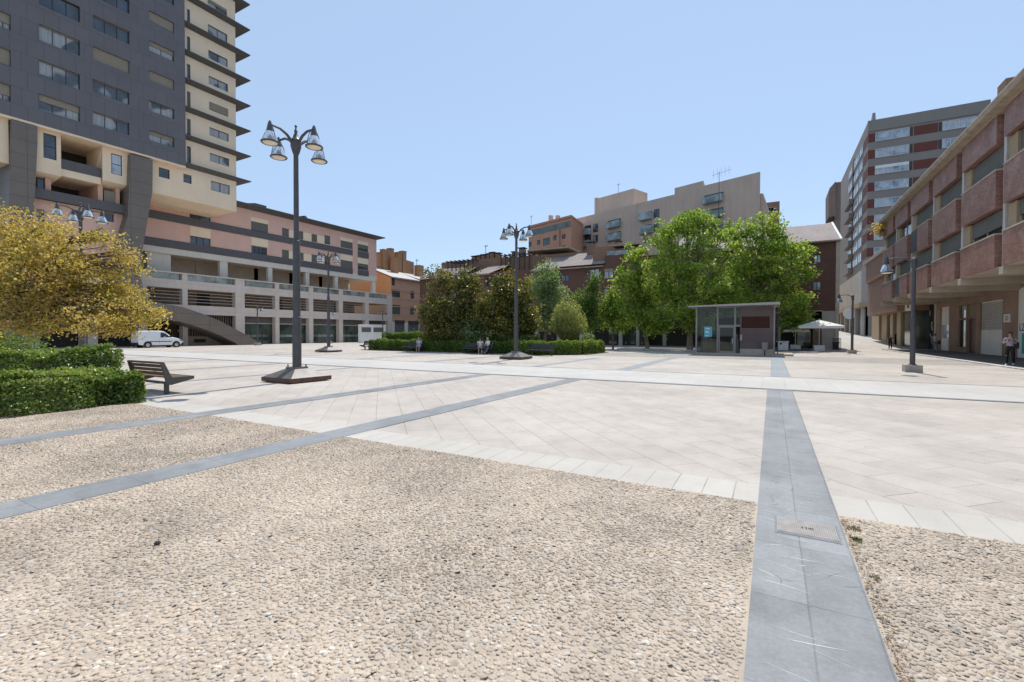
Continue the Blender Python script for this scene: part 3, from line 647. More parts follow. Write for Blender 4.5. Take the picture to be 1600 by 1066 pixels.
# ---- gallery: columns, beams, floors
def GZ(v): return FG.Z(382.4, 260+v/3.552)
zt1, zt0, zp1, zp0, zo0, zf0 = GZ(627), GZ(633), GZ(664), GZ(706), GZ(786), GZ(832)
GU1 = FG.U(612.2, 500); GU0 = 1.0
cols_px = [(303, 332), (597, 648), (818, 840), (1005, 1028), (1172, 1193), (1318, 1337), (1443, 1466)]
cols = [(FG.U(z2_(a, 0)[0]), FG.U(z2_(c, 0)[0])) for a, c in cols_px]
pitch = 5.2; uu = cols[0][0]
left = []
while uu > 3: uu -= 4.6; left.append((uu, uu+.85))
allc = sorted(left + cols)
for a, c in allc:
    part(pinkb, 'column', 'gallery', lambda b: b.box(a, c, -.8, .02, 0, zt0), FG)
part(pinkb, 'parapet', 'gallery', lambda b: b.box(GU0, GU1-.003, -.45, -.003, zp0, zp1), FG)
part(pinkb, 'beam', 'gallery', lambda b: b.box(GU0, GU1-.003, -.6, -.003, zf0, zo0), FG)
part(pinkb, 'handrail', 'gallery', lambda b: b.box(GU0, GU1+.02, -.5, .05, zt0, zt1), FG)
for i in range(len(allc)-1):
    a, c = allc[i][1], allc[i+1][0]
    part(pinkb, 'glass_balustrade', 'railglass', lambda b: b.box(a, c-.35, -.16, -.12, zp1, zt0), FG)
    def rl(b):
        for k in range(1, 5): z = zo0+(zp0-zo0)*k/5; b.tube([(a, -.2, z), (c, -.2, z)], .035, 6)
    part(pinkb, 'railing', 'rail', rl, FG)
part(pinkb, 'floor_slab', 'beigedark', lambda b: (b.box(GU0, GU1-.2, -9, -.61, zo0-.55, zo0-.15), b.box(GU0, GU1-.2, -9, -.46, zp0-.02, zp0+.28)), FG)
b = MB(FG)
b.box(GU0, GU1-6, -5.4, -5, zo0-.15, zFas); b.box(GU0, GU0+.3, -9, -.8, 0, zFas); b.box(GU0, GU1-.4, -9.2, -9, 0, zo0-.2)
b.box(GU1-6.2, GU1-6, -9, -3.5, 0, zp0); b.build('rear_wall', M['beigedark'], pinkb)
for i, (a, c) in enumerate(allc):
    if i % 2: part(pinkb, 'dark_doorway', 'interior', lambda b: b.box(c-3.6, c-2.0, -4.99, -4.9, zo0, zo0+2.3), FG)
# planter glimpsed inside the first floor gallery
# terrace level columns under the pink volume
for x0, x1 in ((512, 555), (780, 803), (988, 1008), (1150, 1167), (1357, 1376)):
    part(pinkb, 'terrace_column', 'fascia', lambda b: b.box(FP.U(z2_(x0, 0)[0], 450), FP.U(z2_(x1, 0)[0], 450), -.6, -.05, zp1, zFas-.003), FP)
part(pinkb, 'terrace_wall', 'fascia', lambda b: b.box(FP.U(z2_(112, 0)[0], 430), FP.U(z2_(243, 0)[0], 430), -5, -.2, zp1, zFas-.003), FP)
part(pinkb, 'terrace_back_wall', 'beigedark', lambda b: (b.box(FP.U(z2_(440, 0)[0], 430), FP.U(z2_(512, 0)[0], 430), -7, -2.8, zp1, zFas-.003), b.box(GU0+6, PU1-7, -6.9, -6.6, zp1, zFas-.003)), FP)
for x0, x1 in ((700, 722), (895, 912), (1060, 1078)): part(pinkb, 'inner_column', 'fascia', lambda b: b.box(FP.U(z2_(x0, 0)[0], 440, -3), FP.U(z2_(x1, 0)[0], 440, -3), -3.4, -3, zp1, zFas-.003), FP)
# shopfronts
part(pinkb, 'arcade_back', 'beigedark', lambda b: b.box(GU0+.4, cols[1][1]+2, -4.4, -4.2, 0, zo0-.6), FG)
shops = [(allc[i][1], allc[i+1][0]) for i in range(len(allc)-1)]
nl = len(left)
for i, (a, c) in enumerate(shops):
    if i < nl:       # dark arcade, with bars next to the ramp
        if i >= nl-2:
            def bars(b):
                k = a+.1
                while k < c: b.box(k, k+.05, -1.05, -1., .0, zf0); k += .22
            part(pinkb, 'bar_grille', 'frame', bars, FG)
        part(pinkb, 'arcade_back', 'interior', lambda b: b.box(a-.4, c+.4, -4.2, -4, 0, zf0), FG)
    elif i == nl:
        def bars(b):
            b.box(a, c, -1.3, -1.0, 0, 1.15); k = a+.1
            while k < c: b.box(k, k+.06, -1.1, -1.04, 1.15, zf0); k += .3
        part(pinkb, 'bar_grille', 'beigedark', bars, FG)
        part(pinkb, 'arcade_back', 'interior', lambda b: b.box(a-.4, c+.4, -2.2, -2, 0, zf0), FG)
        part(pinkb, 'wall_vent', 'frame', lambda b: b.box(a+1.2, a+2.6, -1., -.97, .35, .8), FG)
    else:
        zs2 = zf0-1.0
        part(pinkb, 'shop_fascia', 'band', lambda b: b.box(a-.1, c+.1, -1.05, -.82, zs2+.1, zf0-.003), FG)
        part(pinkb, 'shop_lintel', 'rail', lambda b: b.box(a-.1, c+.1, -1.05, -.81, zs2-.02, zs2+.097), FG)
        w = window(pinkb, FG, (a-.3, c+.3, .05, zs2-.03), -.82, .2, 3, 0, 'glassgreen', name='shopfront', fw=.07)
        part(w, 'sticker_band', 'railglass', lambda b: b.box(a+.3, c-.5, -.985, -.98, 1.0, 1.35), FG)
# ================================================================== orange house and brick house beyond the gallery
FO = Frame((-67, 0, 0), (0, 1, 0), (1, 0, 0)); z6_ = zm(580, 380, 6.667)
oh = thing('orange_house', (-72, 72, 0), 'orange rendered corner house with green shutters and a cluster of brick chimneys', 'house')
ou0, ou1 = FO.U(612.3, 480), FO.U(656, 480)
zt = FO.Z(612.3, 432); zt_r = FO.Z(656, 438)
def OW(x0, x1, yt, yb): return FO.rect(z6_(x0, 0)[0], z6_(x1, 0)[0], z6_(0, yt)[1], z6_(0, yb)[1])
ow = [(OW(216, 300, 480, 560), 'blindgreen', .4), (OW(410, 446, 497, 577), 'blindgreen', .3), (OW(216, 302, 640, 740), 'blindgreen', .99), (OW(405, 450, 660, 745), 'blindgreen', .99), (OW(216, 246, 345, 440), 'blindgreen', .2)]
shp = [OW(245, 350, 815, 945), OW(385, 498, 822, 945)]
b = MB(FO); b.wall(ou0, ou1, 3.9, zt, 0, [o[0] for o in ow], .15); b.face([(ou1, 0, 0), (ou1, -12, 0), (ou1, -12, zt), (ou1, 0, zt)]); b.build('wall', M['orangebrown'], oh)
for r, bm_, bl in ow: window(oh, FO, r, 0, .12, 2, bl, 'glass', bmat=bm_)
part(oh, 'gable_wall', 'orange', lambda b: b.prism([(-12, 0), (-.02, 0), (-.02, zt-.1), (-9, zt+3.2), (-12, zt+3.)], ou0-.25, ou0), Frame((-67, 0, 0), (1, 0, 0), (0, 1, 0)))
b = MB(FO); b.wall(ou0, ou1, 0, 3.9, 0, [(s_[0], s_[1], .02, s_[3]) for s_ in shp], .3); b.build('ground_floor_wall', M['fascia'], oh)
for s_ in shp:
    sh = part(oh, 'shop_shutter', 'blinddark', lambda b: b.box(s_[0], s_[1], -.3, -.25, .02, s_[3]), FO); part(sh, 'shutter_box', 'frame', lambda b: b.box(s_[0], s_[1], -.24, .02, s_[3]-.3, s_[3]+.25), FO)
for z in (FO.Z(612.3, 466), FO.Z(612.3, 453), FO.Z(612.3, 478.5), FO.Z(612.3, 492)): part(oh, 'string_course', 'orangebrown', lambda b: b.box(ou0, ou1, -.05, .07, z-.12, z+.05), FO)
b = MB(FO)
b.face([(ou0-.6, .6, zt-.15), (ou1+.5, .6, zt-.15), (ou1+.5, -9, zt+3.3), (ou0-.6, -9, zt+3.3)]); b.face([(ou0-.6, .6, zt-.32), (ou1+.5, .6, zt-.32), (ou1+.5, -9, zt+3.13), (ou0-.6, -9, zt+3.13)])
b.box(ou0-.6, ou1+.5, .6, .66, zt-.34, zt-.13); b.build('roof', M['roofgrey'], oh)
chim = [(88, 128, 92, -6.5), (128, 165, 60, -6.0), (200, 238, 50, -6.2), (247, 280, 95, -7), (287, 320, 90, -6.2), (330, 367, 78, -6.2), (245, 285, 140, -4)]
for x0, x1, yt, n in chim:
    u0, zt_ = FO.at(*z6_(x0, yt), n); u1 = FO.U(z6_(x1, 0)[0], 400, n)
    part(oh, 'chimney', 'chimney', lambda b: (b.box(u0, u1, n-(u1-u0), n, zt, zt_-.2), b.box(u0-.06, u1+.06, n-(u1-u0)-.06, n+.06, zt_-.2, zt_)), FO)
part(oh, 'chimney_base', 'chimney', lambda b: b.prism([FO.at(*z6_(120, 330), -6.6), FO.at(*z6_(445, 330), -6.6), FO.at(*z6_(445, 200), -6.6), FO.at(*z6_(330, 165), -6.6), FO.at(*z6_(160, 120), -6.6), FO.at(*z6_(120, 125), -6.6)], -8.6, -6.6), FO)
FO2 = Frame((-67.2, 0, 0), (0, 1, 0), (1, 0, 0))
bh = thing('brick_house', (-70, 90, 0), 'brown brick house between the orange house and the dark brick terrace', 'house')
v0, v1 = ou1+.02, ou1+14; zt = FO2.Z(656, 437)
hw = [FO2.rect(665, 671, 446, 457), FO2.rect(664, 671, 470, 482)]
b = MB(FO2); b.wall(v0, v1, 0, zt, 0, hw, .15); b.face([(v1, 0, 0), (v1, -10, 0), (v1, -10, zt), (v1, 0, zt)]); b.build('wall', M['brownlite'], bh)
for r in hw: window(bh, FO2, r, 0, .12, 1, .3, 'glass')
b = MB(FO2); b.face([(v0-.2, .6, zt-.1), (v1+.4, .6, zt-.1), (v1+.4, -8, zt+2.6), (v0-.2, -8, zt+2.6)]); b.box(v0-.2, v1+.4, .55, .62, zt-.25, zt-.08); b.build('roof', M['roofgrey'], bh)
u0, zc = FO2.at(655, 414, -4); part(bh, 'chimney', 'chimney', lambda b: b.box(u0, u0+1.6, -5.5, -4, zt, zc), FO2)
# ================================================================== brick building along the street on the right
FR = Frame((10.3, 0, 0), (0, 1, 0), (-1, 0, 0)); FW = Frame((15, 0, 0), (0, 1, 0), (-1, 0, 0))
rb = thing('brick_building', (15, 45, 0), 'long glazed red brick building overhanging the shaded street sidewalk', 'building')
Ls = [15.3, 21.3, 27.25, 33.2, 39.33, 45.41, 51.67, 57.37, 63.08]       # panel ends at the far side, metres along the street
z_ = dict(b=5.2, lt=6.95, w1b=7.05, w1t=8.30, mb=8.38, mt=10.36, w2b=10.5, w2t=11.72, tb=11.78, tt=13.3)
D_ = .55
zz0, zz1 = z_['b'], z_['tt']
part(rb, 'back_wall', 'buff', lambda b: b.wall(9, 63.2, zz0, zz1+.1, -D_, [], .2), FR)
REC = []
for i, y1 in enumerate(Ls):
    y0 = Ls[i-1]+1.0 if i else 9.3
    for za, zb, odd in ((z_['b'], z_['lt'], i == 7), (z_['mb'], z_['mt'], i == 6), (z_['tb'], z_['tt'], False)):
        ya, yb = y0, y1
        if odd: yb = y1 - (y1-y0)*.42
        def pn(b): b.box(ya, yb, -D_+.003, 0, za, zb)
        p_ = part(rb, 'brick_panel', ['redbrick', 'dkbrick'] and [M['redbrick']], pn, FR)
        part(p_, 'coping', 'concrete', lambda b: b.box(ya-.02, yb+.02, -D_+.003, .03, zb+.002, zb+.08), FR)
        if odd: part(rb, 'low_railing', 'frame', lambda b: (b.box(yb, y1, -.1, -.05, za+.2, zb), ), FR)
    for za, zb, q in ((z_['w1b'], z_['w1t'], 0), (z_['w2b'], z_['w2t'], 1)):
        if q: bl, gl = (.95, 'glass') if i != 7 else (.1, 'glass')
        else: bl, gl = (.8, .6, .75, .6, .7, .9, .85, .9, .4)[i], 'glass'
        wl = y0 + .05; wr = y1 - .9
        w = window(rb, FR, (wl, wr, za-.02, zb), -.18, .22, 2, bl, gl, bmat='blinddark', frame='framebuff')
        part(rb, 'window_pier', 'buff', lambda b: (b.box(wr+.003, y1+.0, -D_+.004, -.2, za-.02, zb-.003)), FR)
    if i: part(rb, 'downpipe', 'pipe', lambda b: (b.box(y0-.62, y0-.32, -D_+.004, -.2, zz0+.05, zz1-.01)), FR)
# gutter
def gut(b):
    b.prism([(0, 0), (0, 0)], 0, 0) if False else None
    V = [(9, -.6), (63.6, -.6)]
    prof = [(-.55, 13.32), (.42, 13.38), (.52, 13.62), (.34, 13.66), (.30, 13.95), (-.55, 14.05)]
    A = [(9, n, z) for n, z in prof]; B = [(63.5, n, z) for n, z in prof]
    b.face(A); b.face(B[::-1])
    for k in range(len(prof)): k2 = (k+1) % len(prof); b.face([A[k], A[k2], B[k2], B[k]])
part(rb, 'gutter', 'gutter', gut, FR)
part(rb, 'roof', 'rooftile', lambda b: b.face([(9, -.4, 14.05), (63.5, -.4, 14.05), (63.5, -7, 16.0), (9, -7, 16.0)]), FR)
part(rb, 'end_wall', 'dkbrick', lambda b: b.box(63.1, 63.5, -12, -D_-.003, zz0, 13.3), FR); part(rb, 'end_wall', 'dkbrick', lambda b: b.box(8.7, 9, -12, -D_, 0, 13.3), FR)
u_, z_c = FR.at(1572, 128, -3); part(rb, 'chimney', 'brownlite', lambda b: b.box(u_-.6, u_+.7, -3.8, -2.8, 14.5, z_c), FR)
# overhang underside with cross beams
part(rb, 'soffit', 'concrete', lambda b: b.box(9, 63.2, -4.7, -.05, zz0-.03, zz0-.006), FR)
for i, y1 in enumerate(Ls): part(rb, 'cross_beam', 'concrete', lambda b: b.box(y1-.05, y1+.45, -4.7, -.02, zz0-.42, zz0-.033), FR)
# street wall under the overhang
zt = zz0-.43
holes = dict(door=(53.3, 55.3, .06, 3.05), glassp=(55.6, 57.4, .5, 3.0), trans1=(55.6, 57.4, 3.1, 4.3), trans2=(53.3, 55.3, 3.15, 4.3), lattice=(48.1, 52.4, .06, 4.3), white=(60.1, 62.7, .06, 4.4), poster=(40.5, 45.7, .06, 4.9))
b = MB(FW); b.wall(9, 63.6, .05, zz0-.031, 0, list(holes.values()), .25); b.build('street_wall', M['dkbrick'], rb)
h = holes
dd = part(rb, 'door', 'door', lambda b: b.box(h['door'][0], h['door'][1], -.25, -.18, .06, 3.05), FW); part(dd, 'handle', 'alloy', lambda b: b.box(53.5, 53.56, -.18, -.1, 1.1, 1.5), FW)
window(rb, FW, h['glassp'], 0, .2, 1, 0, 'glassgreen', frame='frame'); window(rb, FW, h['trans1'], 0, .2, 1, 0, 'glasslite', frame='frame'); window(rb, FW, h['trans2'], 0, .2, 1, .98, 'glass', frame='frame', bmat='blind')
part(rb, 'white_panel', 'whitewall', lambda b: b.box(55.6, 57.4, -.2, -.05, .06, .48), FW)
w = part(rb, 'shop_shutter', 'whitewall', lambda b: b.box(60.1, 62.7, -.2, -.1, .06, 4.4), FW); part(w, 'shutter_window', 'glasslite', lambda b: b.box(60.3, 62.5, -.099, -.09, 1.3, 2.6), FW)
w = part(rb, 'lattice_shutter', 'whitewall', lambda b: b.box(48.1, 52.4, -.2, -.1, .06, 2.05), FW)
def lat(b):
    b.box(48.1, 52.4, -.14, -.1, 4.2, 4.3); z0, z1 = 2.06, 4.2; s = .26
    k = -2.2
    while k < 4.3:
        for sg in (1, -1):
            pts = []
            for t_ in (0, 1):
                z = z0 if t_ == 0 else z1; u = 48.1 + (k if sg > 0 else k+2.14) + sg*(z-z0); pts.append((u, z))
            (ua, za), (ub, zb) = pts
            lo, hi = 48.1, 52.4
            def clip(u, ua, za, ub, zb): return za + (zb-za)*(u-ua)/(ub-ua)
            if ua < lo: za = clip(lo, ua, za, ub, zb); ua = lo
            if ub < lo: zb = clip(lo, ua, za, ub, zb) if ub != ua else zb; ub = lo
            if ua > hi: za = clip(hi, ua, za, ub, zb); ua = hi
            if ub > hi: zb = clip(hi, ua, za, ub, zb); ub = hi
            if abs(ub-ua) > .05:
                d = .045; nn = -.12 if sg > 0 else -.127
                b.face([(ua-d, nn, za), (ua+d, nn, za), (ub+d, nn, zb), (ub-d, nn, zb)])
        k += s
part(w, 'lattice', 'whitewall', lat, FW)
part(w, 'dark_gap', 'interior', lambda b: b.box(48.1, 52.4, -.24, -.22, 2.05, 4.3), FW)
pq = part(rb, 'notice_plaque', 'whitewall', lambda b: b.box(46.7, 47.75, .004, .05, 2.55, 3.15), FW)
part(pq, 'notice_print', 'taupe', lambda b: [b.box(46.95, 47.5, .05, .053, z, z+.07) for z in (2.95, 2.82, 2.69)], FW)
po = part(rb, 'shop_poster', 'whitewall', lambda b: (b.box(40.5, 45.7, -.2, -.05, .06, 4.9)), FW)
part(po, 'teal_block', 'teal', lambda b: b.box(41.4, 45.1, -.05, -.045, .35, 1.75), FW)
def text(par, body, F, u, n, z, size, m, ext=.004, flip=False):
    c = bpy.data.curves.new('lettering', 'FONT'); c.body = body; c.size = size; c.extrude = ext; c.materials.append(M[m])
    o = bpy.data.objects.new('lettering', c); COL.objects.link(o)
    X = F.u if not flip else -F.u; Zv = np.array([0, 0, 1.]); Nn = F.n
    mm = Matrix.Identity(4)
    for i, v in enumerate((X, Zv, Nn)):
        for j in range(3): mm[j][i] = v[j]
    p_ = F.w(u, n, z) - np.array(ORG[par.name])
    for j in range(3): mm[j][3] = p_[j]
    bpy.context.view_layer.update()
    me = bpy.data.meshes.new_from_object(o); q = bpy.data.objects.new('lettering', me); COL.objects.link(q)
    bpy.data.objects.remove(o); q.parent = par; q.matrix_local = mm; ORG[q.name] = ORG[par.name]; return q
text(po, 'LZAL', FW, 45.5, -.044, 1.92, .72, 'black', flip=True)
# black entrance and buff shop columns at the far end
bd = part(rb, 'black_entrance', 'blackdoor', lambda b: b.box(64.3, 70.4, -.1, .0, .05, 5.1), FW)
part(bd, 'entrance_frame', 'concrete', lambda b: (b.box(63.62, 64.3, -.2, .12, .05, 5.15), b.box(64.3, 72, -.2, .1, 5.1, 5.5)), FW)
part(bd, 'sign_shape', 'shirtgrey', lambda b: (b.box(66.1, 68.4, .0, .02, 3.7, 4.2), b.box(66.6, 67.9, .0, .018, 4.2, 4.38)), FW)
part(bd, 'graffiti', 'shirtwhite', lambda b: (b.tube([(65.2, .01, 2.1), (65.6, .01, 2.6), (65.4, .01, 3.0)], .05, 5), b.tube([(66.2, .01, 1.7), (65.6, .01, 1.35)], .035, 5)), FW)
part(bd, 'door_notice', 'shirtgrey', lambda b: b.box(69.2, 69.9, .01, .03, 2.3, 3.4), FW)
FS = Frame((13.6, 0, 0), (0, 1, 0), (-1, 0, 0))
part(rb, 'far_wall', 'buff', lambda b: b.box(71.5, 90, -3, -.4, .1, 5.6), FS)
for a, c in ((71.5, 73.4), (75.6, 76.9), (79.3, 82.6), (84.4, 90)):
    part(rb, 'buff_column', 'buff', lambda b: b.box(a, c, -.39, .1, .1, 5.5), FS)
for a, c in ((73.5, 75.5), (77, 79.2)):
    w = window(rb, FS, (a, c, 1.7, 5.3), -.1, .2, 1, .6, 'glass', frame='framebuff', bmat='blinddark'); part(w, 'apron', 'whitewall', lambda b: b.box(a, c, -.38, -.1, .1, 1.68), FS)
sg = part(rb, 'hanging_sign', 'whitewall', lambda b: b.box(64.2, 66.6, 1.7, 2.1, 4.25, 5.1), FW); part(sg, 'sign_square', 'blinddark', lambda b: b.box(64.6, 65.4, 2.1, 2.12, 4.5, 4.9), FW)
part(sg, 'hanger', 'frame', lambda b: b.tube([(65.4, 1.9, 5.1), (65.4, 1.9, 5.2)], .04, 6), FW)
# balcony flowers at the far upper corner
# ================================================================== orange brick house closing the row
FE = Frame((12.2, 0, 0), (0, 1, 0), (-1, 0, 0))
eh = thing('corner_house', (14, 75, 0), 'small orange brown brick house just beyond the red brick building', 'house')
e0, e1 = 66.5, FE.U(1355.5, 450)
zt = FE.Z(1378, 392); zb = FE.Z(1362, 493); 
ew = [FE.rect(1358.5, 1364, 458, 473), FE.rect(1367.5, 1371.5, 452, 474), FE.rect(1374, 1377, 450, 470)]
b = MB(FE); b.wall(e0, e1, zb, zt-3.4, 0, ew, .15); b.face([(e0, 0, zb), (e0, -6, zb), (e0, -6, zt), (e0, 0, zt)]); b.face([(e0, 0, zb), (e1, 0, zb), (e1, -6, zb), (e0, -6, zb)]); b.face([(e1, 0, zb), (e1, -6, zb), (e1, -6, zt), (e1, 0, zt)]); b.build('wall', M['brownlite'], eh)
for r in ew: window(eh, FE, r, 0, .12, 1, .2, 'glass')
part(eh, 'bay', 'brownlite', lambda b: b.box(e0, e1-1, -.3, .35, zt-3.38, zt-.6), FE)
part(eh, 'roof', 'gutter', lambda b: b.box(e0, e1+.3, -6, .55, zt-.6, zt-.2), FE)
part(eh, 'ground_floor', 'glassgreen', lambda b: b.box(e0, e1-.5, -6, -1.5, 0, zb-.003), FE)
# ================================================================== high-rise beyond
zq_ = zm(1280, 130, 3.95)
YH = 100.; XH = float((C0 + ray(1353.5, 400)*(YH/ray(1353.5, 400)[1]))[0])
FH = Frame((0, YH, 0), (1, 0, 0), (0, -1, 0)); FI = Frame((XH, 0, 0), (0, 1, 0), (-1, 0, 0))
hr = thing('apartment_highrise', (XH+12, YH+10, 0), 'tall grey high-rise with brick strips and bluish window bands above the street', 'apartment block')
hu1 = FH.U(1545.5, 200); hz = FH.Z(1353.5, 190.5); hd = FI.U(1314, 300)
part(hr, 'body', 'taupe', lambda b: b.box(XH, hu1, -(hd-YH), 0, 0, hz), FH)
rowz = []
tops = [308, 410, 512, 612, 715, 815, 915, 1015]
for i, tv in enumerate(tops):
    zt = FH.Z(*zq_(345, tv)); zb = FH.Z(*zq_(345, tv+54)); rowz.append((zb, zt))
    U = lambda v: FH.U(zq_(v, 400)[0], 300)
    for k, (ua, ub) in enumerate(((U(296), U(340)), (U(578), U(726)), (U(1060), U(1200)))):
        ua = max(ua, XH+.02)
        if ub < hu1+2: part(hr, 'brick_strip', 'hibrick', lambda b: b.box(ua, min(ub, hu1-.1), -.05, .03, zb, zt), FH)
    for ua, ub, c in ((U(341), U(551), 4), (U(752), min(U(985), hu1-1.5), 4)):
        window(hr, FH, (ua, ub, zb, zt), .16, .12, c, (.35 if i == 2 else .0), 'glasslite', frame='framelight', bmat='whitewall', fw=.09)
    part(hr, 'dark_slot', 'interior', lambda b: (b.box(U(552), U(572), -.05, .02, zb, zt), ), FH); part(hr, 'dark_slot', 'interior', lambda b: b.box(U(730), U(750), -.05, .02, zb, zt), FH)
    # side facing the street
    zc = (zb+zt)/2
    V = lambda v: FI.U(zq_(v, 400)[0], 300)
    part(hr, 'brick_strip', 'hibrick', lambda b: b.box(YH+.4, V(272), -.05, .03, zb, zt), FI)
    for ua, ub, c in ((V(268), V(248), 2), (V(244), V(216), 3), (V(205), V(182), 3)):
        window(hr, FI, (ua, ub, zb-.1, zt+.1), .16, .12, c, 0, 'glasslite', frame='framelight', fw=.09)
    part(hr, 'brick_strip', 'hibrick', lambda b: b.box(V(215.5), V(206), -.05, .04, zb-1.2, zt+.9), FI)
    if i > 1:
        part(hr, 'balcony', 'taupe', lambda b: b.box(V(212), V(180), .0, .75, zb-.9, zb+.1), FI)
part(hr, 'parapet', 'taupe', lambda b: (b.box(XH-.05, hu1+.1, -.4, .12, rowz[0][1]+.35, hz+.05)), FH)
part(hr, 'roof_fin', 'taupe', lambda b: b.prism([(YH+1, hz), (YH+5, hz), (YH+1.6, hz+1.9)], -1.2, -.8), FI)
part(hr, 'roof_fin', 'taupe', lambda b: b.prism([FH.at(1517, 158.5), FH.at(1525, 148), FH.at(1525, 158)], -4, -3.6), FH)
part(hr, 'roof_plant', 'tallbrick', lambda b: b.box(YH+6, hd+5, -8, -.5, hz-2, hz+1.2), FI)
# lower ribbed podium on the street side
zp1 = FI.Z(1345, 430); zp0 = FI.Z(1345, 476)
part(hr, 'ribbed_podium', 'podium', lambda b: b.box(YH-1.2, hd+12, -.5, .7, zp0, zp1), FI)
def ribs(b):
    k = YH-1
    while k < hd+12: b.box(k, k+.35, .7, 1.0, zp0, zp1); k += 1.25
part(hr, 'podium_rib', 'fascia', lambda b: ribs(b), FI, kind='stuff')
part(hr, 'podium_beam', 'buff', lambda b: b.box(YH-1.4, hd+12, -.5, 1.1, zp0-.7, zp0-.003), FI)
for k in range(9): part(hr, 'podium_column', 'podium', lambda b: b.box(YH+k*7, YH+k*7+1., -.4, .5, 0, zp0-.7), FI)
part(hr, 'shopfront', 'glassgreen', lambda b: b.box(YH, hd+12, .05, .1, 0, zp0-.7), FI)
part(hr, 'round_sign', 'white', lambda b: b.lathe([(0, .0), (1.1, .0), (1.1, .12), (0, .12)], (YH+8, 1.2, 5.6), 18, 'x'), FI)
# farther brick tower
YT = 190.
FT2 = Frame((0, YT, 0), (1, 0, 0), (0, -1, 0))
ft = thing('brick_tower', (20, 200, 0), 'plain brown brick tower rising farthest down the street', 'apartment block')
part(ft, 'wall', 'tallbrick', lambda b: b.box(FT2.U(1306, 300), FT2.U(1350, 300), -14, 0, 0, FT2.Z(1315, 284)), FT2)
part(ft, 'oriel', 'tallbrick', lambda b: (b.prism([FT2.at(1294.5, 340), FT2.at(1304, 338), FT2.at(1306, 345), FT2.at(1305.8, 284), FT2.at(1296, 295), FT2.at(1294.5, 300)], -10, .6)), FT2)
part(ft, 'lower_wing', 'tallbrick', lambda b: b.box(FT2.U(1299, 400), FT2.U(1306, 400)-.01, -14, -.2, 0, FT2.Z(1302, 345)), FT2)
for k in range(10):
    z = FT2.Z(1310, 300) - k*7; 
    if z > 8: part(ft, 'window', 'glasslite', lambda b: b.box(FT2.U(1316), FT2.U(1324), 0, .05, z, z+3.4), FT2)
# row closing the street, left
FZ = Frame((0, 165, 0), (1, 0, 0), (0, -1, 0))
sb = thing('grey_street_block', (2, 170, 0), 'pale grey block closing the far end of the sloping street', 'building')
zt = FZ.Z(1320, 440); b0, b1 = FZ.U(1285, 500), FZ.U(1345, 500)
gw = [FZ.rect(x, x+6, y, y+9) for y in (450, 470, 487) for x in (1298, 1309, 1320, 1331)]
b = MB(FZ); b.wall(b0, b1, 0, zt, 0, gw, .3); b.build('wall', M['podium'], sb)
for r in gw: window(sb, FZ, r, 0, .2, 2, 0, 'glass', frame='framelight')
part(sb, 'floor_band', 'taupe', lambda b: b.box(b0, b1, .0, .3, FZ.Z(1320, 466), FZ.Z(1320, 463.5)), FZ)
# ================================================================== dark brown brick terrace behind the trees
FB = Frame((0, 61, 0), (1, 0, 0), (0, -1, 0))
br = thing('brick_terrace', (-22, 66, 0), 'long dark brown brick terrace with tiled roofs behind the plaza trees', 'building')
x0, x1 = -52., FB.U(1305.5, 450)
zg = FB.Z(1265, 380.5); zgl = FB.Z(900, 416); xm = FB.U(1000, 420)
def BWn(xa, xb, yt, yb): return FB.rect(xa, xb, yt, yb)
bw = [BWn(921.5, 936, 421, 438), BWn(943.5, 958.5, 420, 436), BWn(877, 889, 430, 440), BWn(856, 868, 466, 474), BWn(943, 950, 452, 460), BWn(948, 956, 474, 484), BWn(1272, 1283, 398, 411), BWn(1270, 1283, 440, 454), BWn(760, 770, 434, 448), BWn(700, 712, 452, 466), BWn(1080, 1094, 408, 424), BWn(1130, 1144, 404, 420), BWn(1180, 1194, 400, 416), BWn(1080, 1094, 450, 466), BWn(1130, 1144, 448, 464), BWn(1180, 1194, 446, 462), BWn(985, 998, 424, 440), BWn(820, 834, 436, 450)]
zgf = 4.2
b = MB(FB); b.wall(x0, xm, zgf, zgl, 0, [w_ for w_ in bw if w_[1] < xm], .18); b.wall(xm, x1, zgf, zg, 0, [w_ for w_ in bw if w_[0] > xm], .18)
b.face([(x1, 0, 0), (x1, -11, 0), (x1, -11, zg), (x1, 0, zg)]); b.face([(xm, 0, zgl), (xm, 0, zg), (xm, -11, zg), (xm, -11, zgl)]); b.build('wall', M['brown'], br)
for i, r in enumerate(bw): window(br, FB, r, 0, .14, 2, (.0, .3, 0, 0)[i % 4], ('glasslite', 'glassc', 'glass')[i % 3])
part(br, 'cornice', 'gutter', lambda b: (b.box(xm, x1+.45, -.1, .45, zg, zg+.14)), FB)
part(br, 'end_pilaster', 'concrete', lambda b: b.box(x1+.003, x1+.35, -11, .1, 0, zg-.003), FB)
# right hand roof
yr = 5.5; zr = float((C0 + ray(1265, 352)*((61+yr)/ray(1265, 352)[1]))[2])
rx0 = FB.U(1205, 380)
part(br, 'tiled_roof', 'rooftile', lambda b: (b.face([(rx0, .5, zg+.1), (x1+.4, .5, zg+.1), (x1+.1, -yr, zr), (rx0, -yr, zr)]), b.face([(rx0, -2*yr-.5, zg+.1), (x1+.4, -2*yr-.5, zg+.1), (x1+.1, -yr, zr), (rx0, -yr, zr)])), FB)
part(br, 'gable', 'whitewall', lambda b: b.face([(x1+.36, .45, zg+.08), (x1+.36, -2*yr-.5, zg+.08), (x1+.07, -yr, zr-.03)]), FB)
part(br, 'verge', 'whitewall', lambda b: b.tube([(x1+.42, .5, zg+.12), (x1+.12, -yr, zr+.03)], .12, 6), FB)
